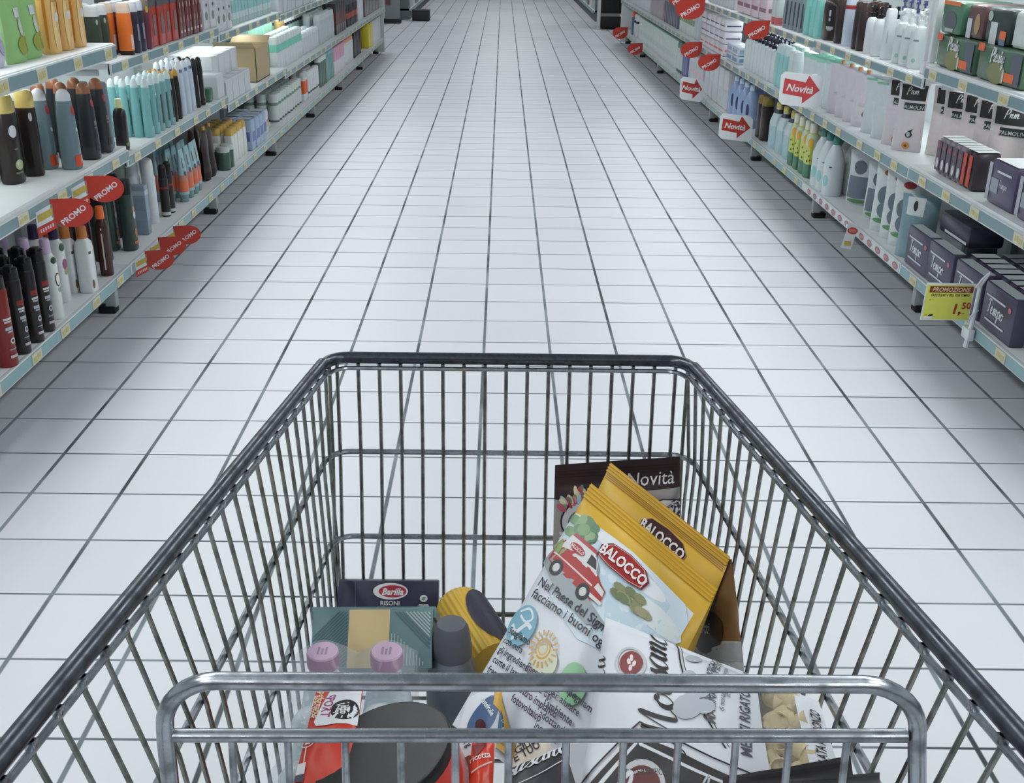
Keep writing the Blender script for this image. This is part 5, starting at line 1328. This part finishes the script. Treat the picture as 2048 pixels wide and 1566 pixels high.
# rear pack with brown band
GREIGE = M((166, 162, 158), .6, var=.14, scale=60); DBR = M((64, 48, 50), .45)
def p_nov(put, uvp, w, h):
    put(text2d('Novità', .0285, .12, .0, .92), (222, 218, 218), .765, .865)
    for k in range(3): put(uvp([(.02, .905 + .022 * k), (.98, .905 + .022 * k), (.98, .909 + .022 * k), (.02, .909 + .022 * k)], 8), (48, 36, 38))
    put(ellipse2d(.031, .031, 24), (60, 58, 60), .22, .60); put(ellipse2d(.0285, .0285, 24), (214, 216, 218), .22, .60)
    put(ellipse2d(.022, .02, 20), (120, 124, 128), .23, .595); put(poly2d([(-.012, -.010), (-.012, .003), (0, .014), (.012, .003), (.012, -.010)], 2), (222, 222, 222), .24, .595)
    for dx in (-.005, .005): put(rect2d(dx - .002, -.006, dx + .002, -.001, 1, 1), (70, 70, 74), .24, .595)
    rnd = random.Random(5)
    FL = [(186, 96, 112), (206, 190, 150), (96, 128, 104), (176, 60, 70), (170, 190, 206), (214, 206, 160), (120, 150, 120), (206, 140, 150)]
    for k in range(26):
        a = .9 + 1.75 * k / 26; r = .034 + .010 * rnd.random()
        if .22 + r * math.cos(a) / w < .04: continue
        put(xf(ellipse2d(.0036 + .006 * rnd.random(), .0026 + .002 * rnd.random(), 10), 0, 0, a), FL[k % 8], .22 + r * math.cos(a) / w, .60 + r * math.sin(a) / h)
    for q in range(5):
        a = q * 1.256; put(ellipse2d(.0046, .0026, 8, a, .005 * math.cos(a), .005 * math.sin(a)), (206, 212, 218), .09, .50)
    put(poly2d([(-.03, -.013), (-.03, .015), (0, .019), (.03, .015), (.034, -.004), (.03, -.013)], 3), (70, 62, 64), .86, .635); put(poly2d([(-.028, -.011), (-.028, .013), (0, .017), (.028, .013), (.031, -.003), (.028, -.011)], 3), (222, 222, 222), .86, .635)
    put(text2d('BALOCCO', .026, 0, .03, .62), (52, 46, 50), .80, .645, -.08)
    put(uvp([(.7, .50), (.7, .56), (.97, .56), (.97, .50)], 4), (206, 206, 206))
make_bag('biscuit_bag', 'biscuit pack', 'grey pack with dark brown top band and flower drawing, against the front wires',
         ((.0822, 1.405, .7555), (.2614, 1.405, .7713), (.272, 1.380, .5567), (.0827, 1.380, .5454)), .045, lambda u, v: DBR if v > .785 - .03 * (1 - u) else GREIGE, p_nov, .0015, 4, sealT=.16, sealB=.03)
# white pasta bag with a clear window
WIN = film('clear_window', (210, 206, 190), .22, .08)
M_MB = M((216, 220, 226), .4, var=.04, scale=8); BLK = (44, 40, 42)
def m_mol(u, v):
    if .735 + .03 * (1 - v) < u < .905 and .05 < v < .965: return WIN
    return M_MB
def p_mol(put, uvp, w, h):
    INK = (36, 32, 34)
    put(script2d('Molisana', .0212, .38, (.06, .24)), INK, .372, .665, 1.775)
    put(script2d('La', .013, .38, (.06, .2)), INK, .05, .68, 1.775)
    put(stroke2d([(-.11, -.006), (-.03, .004), (.03, .0), (.075, .012), (.115, .05)], .0018, 6), INK, .42, .84, 1.95)
    put(stroke2d([(-.11, -.010), (-.03, .0), (.03, -.004), (.078, .008), (.118, .05)], .0008, 6), INK, .42, .84, 1.95)
    put(ring2d(.0175, .0205, 26, 0, 0, .92), (190, 192, 196), .180, .735)
    put(ellipse2d(.0155, .0135, 24, .5), (126, 36, 40), .180, .735)
    for dx, dy, a in ((-.003, .001, .4), (.004, .0, -.4), (0, -.006, 0), (.0, .006, .1)): put(ellipse2d(.0024, .0040, 10, a, dx, dy), (222, 214, 214), .180, .735)
    for u0, s, sz, bo in ((.575, 'MACINATO A PIETRA', .0125, .015), (.615, 'di montagna selezionato', .0085, .0), (.635, 'in Molise', .0085, .0), (.555, 'GRANO DECORTICATO', .0105, .015), (.70, 'MEZZI RIGATONI N.31', .0150, .02)):
        put(text2d(s, sz, .15, bo, .9), (84, 84, 92), u0 - .01, .62 if 'RIG' in s else .72, 1.50)
    put(text2d('TRAFILATA AL BRONZO', .0125, 0, .02, .9), (56, 52, 56), .955, .48, 1.52)
    for u0, v0, r in ((.47, .90, .010), (.50, .62, .014), (.46, .50, .018), (.53, .52, .012), (.46, .74, .008)): put(ellipse2d(r, r * .7, 14, .5), (178, 184, 192), u0, v0)
    put(ellipse2d(.010, .006, 12, .4), (120, 124, 132), .53, .66)
    # black gable shapes with a pale border
    put(uvp([(.0, .0), (.0, .06), (.19, .27), (.245, .315), (.42, .24), (.66, .10), (.70, .0)], 6), (46, 42, 44))
    put(uvp([(.02, .04), (.235, .285), (.245, .275), (.03, .02)], 5), (214, 218, 222)); put(uvp([(.25, .285), (.62, .085), (.62, .07), (.25, .268)], 8), (214, 218, 222))
    put(uvp([(.0, .115), (.25, .39), (.252, .38), (.0, .103)], 5), INK); put(uvp([(.25, .39), (.72, .135), (.72, .125), (.25, .38)], 8), INK)
    put(ellipse2d(.024, .018, 24), (190, 192, 196), .26, .105); put(ellipse2d(.019, .014, 22), (96, 40, 40), .26, .10); put(text2d('MULINO E PASTIFICIO', .007, 0, .01, .8), (60, 58, 60), .26, .150)
    put(stroke2d([(-.012, -.012), (.0, .008), (.006, .012), (.002, .0), (.01, -.01)], .002, 5), (190, 192, 196), .50, .06)
    put(stroke2d([(-.03, -.02), (0, .0), (.022, .016), (.018, .004), (-.01, -.014)], .004, 5), (206, 210, 214), .13, .06)
mol_cs = [tuple(c + .978 * (p - c) for p, c in zip(P_, (0, 0, 1.465))) for P_ in ((.1268, 1.06, .7330), (.3105, .848, .7861), (.3150, .75, .7539), (.0792, .80, .6900))]
mol = make_bag('pasta_bag', 'pasta bag', 'white pasta bag with black script and clear window of pasta tubes', mol_cs, .046, m_mol, p_mol, .0035, 6, 40, 40, back=M_MB, sealT=.03, sealB=.04)
f_, b_, n_, w_, h_ = bag_surfaces(*mol_cs, .046, .0035, 6, sealT=.03, sealB=.04)
PASTA = M((206, 190, 150), .5, var=.12, scale=90)
mb = MB()
rnd = random.Random(11)
for k in range(44):
    v = .06 + .88 * rnd.random(); u = .745 + .155 * rnd.random()
    c = Vector(f_(u, v)) - n_ * (.011 + .010 * rnd.random())
    d = Vector((rnd.uniform(-1, 1), rnd.uniform(-1, 1), rnd.uniform(-.5, .5))).normalized()
    L, r, th = .020, .0098, .0013
    a = d.orthogonal().normalized(); bb = d.cross(a)
    vs = []
    for s, rr in ((-1, r), (1, r), (1, r - th), (-1, r - th)):
        for q in range(16):
            t = 2 * PI * q / 16
            rad = rr + (.0005 if (q % 2 and rr == r) else 0)
            vs.append(c + d * s * L / 2 + (a * math.cos(t) + bb * math.sin(t)) * rad)
    fs = [(i * 16 + q, i * 16 + (q + 1) % 16, ((i + 1) % 4) * 16 + (q + 1) % 16, ((i + 1) % 4) * 16 + q) for i in range(4) for q in range(16)]
    mb.add(vs, fs, PASTA)
o = mb.obj('pasta_tubes', mol); o['kind'] = 'stuff'
# dark pasta bags along the front edge of the heap
M_BK = M((56, 54, 60), .38, var=.1, scale=12)
def p_blackm(put, uvp, w, h):
    put(script2d('Molisana', .0155, .38, (.08, .24)), (206, 208, 212), .30, .80, .22)
    put(stroke2d([(-.04, -.004), (.0, -.008), (.04, .006)], .0012, 4), (206, 208, 212), .45, .70, .2)
make_bag('pasta_bag', 'pasta bag', 'dark grey pasta bag with white script, beside the red seedy pack', ((.0165, .80, .7445), (.0654, .82, .7525), (.0800, .72, .7597), (.0049, .71, .7631)), .012, lambda u, v: M_BK, p_blackm, .002, 7, 12, 12, sealT=.04)
def p_none(put, uvp, w, h):
    for k in range(3): put(uvp([(.02, .93 - .025 * k), (.98, .93 - .025 * k), (.98, .922 - .025 * k), (.02, .922 - .025 * k)], 8), (40, 37, 40))
M_BK2 = M((50, 46, 50), .36, var=.1, scale=12)
make_bag('pasta_bag', 'pasta bag', 'black bag with crimped top edge below the pasta window', ((.198, .74, .790), (.3055, .74, .8147), (.292, .66, .8017), (.181, .66, .7948)), .012, lambda u, v: M_BK2, p_none, .004, 8, 16, 12, sealT=.2)
M_BK3 = M((66, 64, 68), .4, var=.1, scale=12)
make_bag('pasta_bag', 'pasta bag', 'charcoal bag nearest the trolley flap, in front of the black crimped one', ((.2347, .70, .8243), (.3150, .70, .8335), (.3023, .655, .8214), (.2191, .655, .8152)), .010, lambda u, v: M_BK3, p_none, .003, 9, 14, 10, sealT=.1)
def p_beige(put, uvp, w, h):
    for i, s in enumerate(('SCEGLI', 'GIUSTO', 'E TUO')): put(text2d(s, .0125, 0, .015, .8, False), (58, 52, 54), .05 + .0 * i, .86 - .13 * i, .45)
make_bag('snack_pack', 'snack pack', 'beige pack with slanted black capitals beside the dark script bag', ((.022, .85, .7338), (.0543, .86, .7319), (.0574, .80, .7058), (.010, .80, .7051)), .016, lambda u, v: M((206, 196, 180), .45), p_beige, .0015, 10, 10, 10)
def p_orange(put, uvp, w, h):
    put(uvp([(.05, .80), (.6, .95), (.62, .78), (.2, .6)], 3), (120, 40, 36)); put(text2d('ricotta', .009, .1, .02, .8), (226, 214, 210), .40, .62, .25)
    put(uvp([(.1, .40), (.9, .56), (.9, .53), (.1, .37)], 3), (216, 190, 184))
make_bag('snack_pack', 'snack pack', 'small shiny orange red pack below the biscuit bag corner', ((-.0224, .86, .7308), (-.0001, .86, .7311), (-.0019, .80, .705), (-.0256, .80, .7046)), .014, lambda u, v: M((206, 66, 48), .28), p_orange, .002, 11, 10, 12)
def p_paste(put, uvp, w, h):
    put(ellipse2d(.017, .024, 20, -.5), (74, 98, 134), .55, .70); put(text2d('Pastefrolle', .0085, .2, .02, .85), (222, 224, 224), .60, .80, -.95)
    put(ellipse2d(.0055, .010, 16, .5), (84, 38, 44), .50, .60); put(uvp([(.75, .8), (.8, 1), (1, 1), (1, .7)], 3), (206, 166, 74))
    put(ellipse2d(.010, .012, 14), (120, 72, 48), .42, .22); put(ellipse2d(.007, .009, 12), (84, 50, 38), .62, .14); put(text2d('lt g', .009, 0, .02), (60, 58, 64), .28, .45, -.9); put(text2d('RE', .009, 0, .02), (60, 58, 64), .72, .30, -.9)
make_bag('biscuit_bag', 'biscuit bag', 'narrow white biscuit bag with blue label at the heap centre', ((-.030, .955, .7000), (.008, .985, .700), (-.004, .86, .655), (-.055, .87, .655)), .014, lambda u, v: M_WB, p_paste, .002, 12, 12, 16)
# orzo pasta box and patterned box
t = thing('pasta_box', 'dark navy pasta box with oval badge at the front corner', 'pasta box', (-.1600, 1.301, .4436))
t.rotation_euler = (-.47, 0, 0)
NAVY = M((60, 60, 84), .4, var=.06, scale=10)
mb = MB(); bx, bh = .148, .152
mb.box((-bx / 2, 0, 0), (bx / 2, .028, bh), NAVY, .002)
fn = plane_fn((0, -.0002, bh), (1, 0, 0), (0, 0, 1))
def onb(vf, c, x, y, l=.0008): mb.flat(fn, [(a + x, b + y) for a, b in vf[0]], vf[1], M(c, .4), l)
onb(rect2d(-.0004, -.1, .0004, 0, 1, 6), (110, 112, 132), -bx / 2 + .026, -.001)
onb(ellipse2d(.0258, .0122, 28), (222, 224, 226), .0035, -.0150, .0009); onb(ellipse2d(.0225, .0108, 28), (222, 224, 226), .0035, -.0150, .0010)
onb(ellipse2d(.0205, .0090, 28), (176, 60, 74), .0065, -.0150, .0012); onb(text2d('Barilla', .0135, .3, .03, .95), (226, 226, 228), .0068, -.0152, .0015)
onb(text2d('RISONI', .0092, 0, .015), (216, 216, 222), .003, -.0322); onb(text2d('COTTURA 9 MINUTI', .0042, 0, .01), (190, 190, 200), .003, -.0388)
onb(ellipse2d(.0058, .0052, 18), (214, 220, 220), .0525, -.0250); onb(ellipse2d(.0034, .0022, 12, .6), (110, 150, 130), .0525, -.0250, .0011)
onb(poly2d([(-.014, -.012), (-.013, .0), (-.008, .002), (-.007, .006), (.007, .006), (.008, .002), (.013, .0), (.014, -.012)], 2), (214, 216, 218), .0525, -.0395)
onb(text2d('METODO', .0042, 0, .01), (120, 120, 130), .0525, -.0362, .0011); onb(text2d('CLASSICO', .0044, 0, .01), (120, 120, 130), .0525, -.0455, .0011)
mb.obj('box', t)
TEAL = M((110, 138, 140), .5, var=.06, scale=20); CREAM = M((214, 190, 142), .5, var=.05, scale=20)
t = thing('patterned_box', 'teal striped box with cream square, leaning on the navy box', 'box', (0, 0, 0))
O = Vector((-.1555, 1.134, .6465)); ex = Vector((1, 0, .018)).normalized(); ey = Vector((0, .05, .0575)).normalized(); en = ex.cross(ey)
bw, bhh = .151, .072
mb = MB()
c8 = [O + ex * sx * bw / 2 + ey * sy * bhh / 2 - en * sz for sz in (0, .10) for sy in (-1, 1) for sx in (-1, 1)]
mb.add(c8, [(0, 1, 3, 2), (5, 4, 6, 7), (0, 4, 5, 1), (2, 3, 7, 6), (0, 2, 6, 4), (1, 5, 7, 3)], TEAL, False)
fn = lambda x, y: (O + ex * x + ey * y, en)
def onp(vf, m, l=.0006): mb.flat(fn, vf[0], vf[1], m, l)
onp(rect2d(-.030, -bhh / 2, .0215, bhh / 2, 1, 1), CREAM)
STR = M((74, 102, 108), .5); STW = M((168, 184, 184), .5); STD = M((86, 112, 116), .5)
for k in range(22):
    x0 = -bw / 2 + .002 + k * .0042; y0 = -bhh / 2 + .002
    L = min(.034 + bw / 2 - .034 - (bw / 2 - .034) + .052, 1)
    p0 = (-bw / 2 + .002, bhh / 2 - .004 - k * .0046); ln = min(.050, (bhh / 2 - .0 + p0[1]) * 1.1 + .004) if False else .05
    a = (p0[0], p0[1] - 0.03); b = (p0[0] + .052, p0[1] + .022)
    def clipseg(a, b, xa, xb, ya, yb):
        t0, t1 = 0.0, 1.0
        for p, q in ((-(b[0] - a[0]), a[0] - xa), (b[0] - a[0], xb - a[0]), (-(b[1] - a[1]), a[1] - ya), (b[1] - a[1], yb - a[1])):
            if abs(p) < 1e-12:
                if q < 0: return None
                continue
            r = q / p
            if p < 0: t0 = max(t0, r)
            else: t1 = min(t1, r)
        return None if t0 >= t1 else ((a[0] + (b[0] - a[0]) * t0, a[1] + (b[1] - a[1]) * t0), (a[0] + (b[0] - a[0]) * t1, a[1] + (b[1] - a[1]) * t1))
    s = clipseg(a, b, -bw / 2 + .002, -.0315, -bhh / 2 + .002, bhh / 2 - .002)
    if s: onp(stroke2d(s, .0016, 1), STR, .0008)
for k in range(14):
    s = clipseg((.027 + k * .0046 - .03, bhh / 2 - .002 - 0 + .03), (.027 + k * .0046 + .06, bhh / 2 - .062), .0235, bw / 2 - .003, -bhh / 2 + .012, bhh / 2 - .003)
    if s: onp(stroke2d(s, .0017, 1), STW if k > 2 else STD, .0008)
for k in range(14):
    x = .0245 + k * .0040
    yt = min(bhh / 2 - .03, .0 + (.012 - (x - .0245)) * 1.0)
    if yt > -bhh / 2 + .006: onp(stroke2d(((x, -bhh / 2 + .003), (x, yt)), .0014, 1), STW, .0008)
for k in range(3): onp(stroke2d(((-bw / 2 + .002, -.012 - k * .005), (-bw / 2 + .012, -.020 - k * .005)), .0016, 1), STW, .001)
mb.obj('box', t)
lm = MB()                                     # lid that laps over the rear edge
c8 = [O + ex * sx * (bw / 2 + .003) + ey * (bhh / 2 + sy) - en * sz for sz in (.004, .103) for sy in (-.010, .004) for sx in (-1, 1)]
lm.add(c8, [(0, 1, 3, 2), (5, 4, 6, 7), (0, 4, 5, 1), (2, 3, 7, 6), (0, 2, 6, 4), (1, 5, 7, 3)], TEAL, False)
lm.obj('lid', t)
# ribbed yellow tube with navy label
t = thing('ribbed_tube', 'yellow ribbed tube with navy label lying beside the grey bottle', 'tub', (0, 0, 0))
a0, a1 = Vector((-.0610, 1.318, .582)), Vector((.0000, 1.172, .577))
ax = (a1 - a0).normalized(); ux = ax.cross(Vector((0, 0, 1))).normalized(); uz = ux.cross(ax)
YT = M((206, 168, 58), .4, var=.08, scale=30)
mb = MB(); L = (a1 - a0).length; R0 = .038
def tubept(s, th, lift=0.0):
    e = min(1.0, s / .035); rr = R0 * math.sqrt(max(0, 1 - (1 - e) ** 2)) * (1 + .013 * math.cos(30 * th)) + lift
    return a0 + ax * s + (ux * math.cos(th) + uz * math.sin(th)) * rr
ns, nt_ = 22, 180
mb.grid(lambda u, v: tubept(.0006 + L * v, 2 * PI * u), nt_, ns, YT)
mb.add([tubept(L, 2 * PI * k / nt_) for k in range(nt_)], [list(range(nt_))], YT, False)
mb.obj('tube', t)
mb = MB()
def lab(u, v):
    r = .5 * math.sqrt(1e-9 + v); a = 2 * PI * u
    return tubept(.095 + .064 * v * math.cos(a), 2.15 + .85 * v * math.sin(a), .0016)
mb.grid(lab, 28, 6, M((62, 58, 78), .5, var=.05))
mb.obj('label', t)
# grey bottle
t = thing('softener_bottle', 'grey plastic bottle with dark grey cap standing in the trolley', 'bottle', (-.0561, 1.14, .4345))
mb = MB(); G1 = M((120, 126, 136), .42, var=.05, scale=20); G2 = M((90, 93, 100), .5, var=.05, scale=20)
mb.loft([(0, .030, .032, 2.2), (.006, .033, .035, 2.2), (.13, .033, .035, 2.2), (.165, .030, .032, 2.1), (.185, .024, .025, 2), (.192, .0225, .0225, 2)], 28, mat=G1); mb.obj('body', t)
mb = MB(); mb.loft([(.186, .0255, .0255, 2), (.20, .0255, .0255, 2), (.226, .0215, .0215, 2), (.232, .018, .018, 2), (.2335, .010, .010, 2)], 28, mat=G2)
mb.obj('cap', t)
# the drinks in shrink wrap: pale bottles, two with pink caps
PALE = M((190, 206, 214), .25, var=.05, scale=12, coat=.4); PINK = M((206, 166, 196), .35, var=.04); PINKS = M((172, 106, 150), .4)
WCAP = M((206, 218, 224), .25, coat=.4)
bots = [(-.2020, 1.050, .690, True, 'pale drink bottle with pink cap, at the wire side'), (-.1275, 1.050, .691, True, 'pale drink bottle with pink cap, beside the grey bottle'),
        (-.2030, .968, .668, False, 'pale drink bottle with domed white top, second along the wires'), (-.1275, .968, .672, False, 'pale drink bottle with domed white top, behind the black lid'),
        (-.2035, .889, .660, False, 'pale drink bottle with domed white top, closest to the flap')]
for (x, y, zt, pk, lab_) in bots:
    z0 = ring(3, y)[2] + .0045
    hh = zt - z0
    t = thing('drink_bottle', lab_, 'bottle', (x, y, z0), 0, 'drink bottles in the shrink wrapped pack')
    mb = MB()
    rb = .0310
    mb.loft([(0, rb * .9, rb * .9, 2), (.006, rb, rb, 2), (hh * .35, rb, rb, 2), (hh * .37, rb * .95, rb * .95, 2), (hh * .60, rb * .95, rb * .95, 2), (hh * .66, rb, rb, 2), (hh * .78, rb * .82, rb * .82, 2), (hh * .88, rb * .52, rb * .52, 2), (hh - .018, .0145, .0145, 2)], 24, mat=PALE)
    mb.obj('body', t)
    mb = MB()
    if pk:
        n = 40
        def capr(k): return .0188 + (.0005 if k % 2 else 0)
        vs = []
        for zz, f in ((hh - .0195, 1.0), (hh - .0025, .985)):
            for k in range(n): vs.append((capr(k) * f * math.cos(2 * PI * k / n), capr(k) * f * math.sin(2 * PI * k / n), zz))
        mb.add(vs, [(k, (k + 1) % n, n + (k + 1) % n, n + k) for k in range(n)], PINKS)
        mb.loft([(hh - .0026, .0186, .0186, 2), (hh - .0006, .0176, .0176, 2), (hh, .0150, .0150, 2)], n, mat=PINK)
        fn = plane_fn((0, 0, hh), (1, 0, 0), (0, 1, 0))
        for k in range(3):
            mb.flat(fn, *rect2d(-.006 + k * .0045, -.008, -.0035 + k * .0045, .006 - .003 * (k % 2), 1, 5), M((150, 108, 140), .4), .0004)
    else:
        mb.loft([(hh - .030, .024, .024, 2), (hh - .012, .0225, .0225, 2), (hh - .004, .0175, .0175, 2), (hh, .009, .009, 2)], 24, mat=WCAP)
    mb.obj('cap', t)
t = thing('shrink_wrap', 'clear shrink wrap stretched over the pale drink bottles', 'wrap', (0, 0, 0))
FILM = film('shrink_film', (206, 216, 222), .20, .14)
cx = [(b[0], b[1], b[2]) for b in bots]
def wrapz(x, y):
    z = .615
    for bx_, by_, bz_ in cx:
        d = math.hypot(x - bx_, y - by_)
        z = max(z, bz_ + .003 - max(0, d - .017) * .85 - max(0, d - .012) ** 2 * 2.0)
    # the sagging bridge between the two pink caps
    if -.206 < x < -.1275:
        q = (x + .206) / .0785
        z = max(z, .690 - .022 * math.sin(PI * q) - abs(y - 1.050) * .9)
    return z
mb = MB()
xa, xb, ya, yb_ = -.2360, -.0940, .856, 1.084
def wr(u, v):
    x, y = xa + (xb - xa) * u, ya + (yb_ - ya) * v
    return (x, y, wrapz(x, y))
mb.grid(wr, 44, 60, FILM)
N_ = 40
edge = [(xa + (xb - xa) * k / N_, ya) for k in range(N_)] + [(xb, ya + (yb_ - ya) * k / N_) for k in range(N_)] + [(xb - (xb - xa) * k / N_, yb_) for k in range(N_)] + [(xa, yb_ - (yb_ - ya) * k / N_) for k in range(N_)]
vs = [(x, y, wrapz(x, y)) for x, y in edge] + [(x, y, .445) for x, y in edge]
m_ = len(edge)
mb.add(vs, [(k, m_ + k, m_ + (k + 1) % m_, (k + 1) % m_) for k in range(m_)], FILM)
mb.obj('film', t)
# red and white sport snack pack lying on the bottles
def p_sport(put, uvp, w, h):
    put(uvp([(.30, .99), (.98, .99), (.98, .58), (.20, .55), (.14, .60)], 4), (216, 218, 222))
    put(ellipse2d(.0150, .0158, 24), (40, 38, 40), .70, .74); put(text2d('Vitto', .0120, .15, .03, .8), (224, 222, 222), .70, .755, -1.5); put(text2d('Valley', .0085, .1, .03, .8), (224, 222, 222), .57, .745, -1.5)
    put(text2d('SPORT', .0140, -.1, .02, .9), (150, 60, 110), .355, .80, -1.62)
    put(text2d('performance', .0105, 0, .015, .8), (226, 216, 190), .165, .82, -1.55); put(text2d('nello sport', .0100, 0, .015, .8), (226, 216, 190), .07, .80, -1.55)
    put(ring2d(.0055, .0068, 18), (222, 206, 202), .12, .38); put(stroke2d([(0, 0), (.001, -.04)], .0012, 2), (222, 206, 202), .105, .34); put(rect2d(-.004, -.007, .004, .007, 1, 1), (220, 218, 220), .09, .12); put(rect2d(-.005, -.008, .005, .002, 1, 1), (60, 56, 84), .07, .06)
    put(ellipse2d(.0018, .004, 8, .7), (222, 206, 202), .12, .38); put(ellipse2d(.0018, .004, 8, -.7), (222, 206, 202), .12, .38)
make_bag('snack_pack', 'snack pack', 'red and white sport snack pack lying on the bottles beside black lid',
         ((-.1889, .93, .7255), (-.1394, .93, .7275), (-.1363, .80, .7238), (-.1915, .81, .7138)), .014, lambda u, v: M((196, 62, 46), .34), p_sport, .0015, 13, 16, 22, sealT=.06, sealB=.03)
# red tub with a black lid
n = Vector((-.284, .010, .959)).normalized(); c = Vector((-.1085, .83, .7350))
q = n.to_track_quat('Z', 'Y').to_euler()
t = thing('food_tub', 'red tub with big black oval lid, on the pile behind the flap', 'tub', c - n * .10)
t.rotation_euler = q
mb = MB()
mb.loft([(0, .050, .050, 2), (.01, .060, .060, 2), (.05, .074, .072, 2), (.085, .0715, .0695, 2), (.094, .066, .064, 2)], 40, mat=M((196, 62, 52), .22, var=.06, coat=.5)); mb.obj('body', t)
mb = MB(); BL_ = M((24, 21, 22), .5, var=.06); BG = M((34, 32, 34), .35)
BL_.node_tree.nodes['Principled BSDF'].inputs['Specular IOR Level'].default_value = .05
mb.loft([(.086, .0695, .0675, 2), (.094, .0712, .0692, 2), (.100, .0708, .0688, 2), (.1015, .0695, .0675, 2)], 48, mat=BG)
mb.loft([(.1016, .0690, .0670, 2), (.1000, .0665, .0645, 2), (.0998, .02, .019, 2)], 48, mat=BL_, cap0=False)
mb.obj('lid', t)
# ------------------------------------------------------------------ camera, light of the sky-less hall, colour
F, PXS, PITCH, YAW, ROLL = 2177.2132, -27.8461, .4008, .0007, .0103
cp, sp_, cy, sy, cr, sr = math.cos(PITCH), math.sin(PITCH), math.cos(YAW), math.sin(YAW), math.cos(ROLL), math.sin(ROLL)
fw = Vector((-sy * cp, cy * cp, -sp_)); rt = Vector((cy, sy, 0)); up = rt.cross(fw)
rt, up = rt * cr + up * sr, up * cr - rt * sr
cam = bpy.data.cameras.new('camera'); co = bpy.data.objects.new('camera', cam); COL.objects.link(co)
mw = Matrix((rt, up, -fw)).transposed().to_4x4(); mw.translation = Vector((0, 0, 5.8602 * .25))
co.matrix_world = mw
cam.sensor_fit = 'HORIZONTAL'; cam.sensor_width = 36.0; cam.lens = F / 2048 * 36.0
cam.shift_x = -PXS / 2048; cam.clip_start = .05; cam.clip_end = 100
SC.camera = co
w = bpy.data.worlds.new('world'); SC.world = w; w.use_nodes = True
w.node_tree.nodes['Background'].inputs['Color'].default_value = (.62, .74, .80, 1)
w.node_tree.nodes['Background'].inputs['Strength'].default_value = 0.25
SC.view_settings.view_transform = 'Standard'; SC.view_settings.look = 'None'; SC.view_settings.gamma = 1.0; SC.view_settings.use_curve_mapping = False
SC.view_settings.exposure = -1.0
cyc = SC.cycles
cyc.max_bounces = 6; cyc.diffuse_bounces = 3; cyc.glossy_bounces = 3; cyc.transmission_bounces = 4; cyc.transparent_max_bounces = 10
cyc.sample_clamp_indirect = 6.0; cyc.caustics_reflective = False; cyc.caustics_refractive = False
dupl = [(k, v) for k, v in LABELS.items() if len(v) > 1]
print('THINGS', sum(len(v) for v in LABELS.values()), 'DUPLICATE LABELS', dupl[:8], 'LONG', [k for k in LABELS if len(k.replace('-', ' ').split()) > 16][:6])
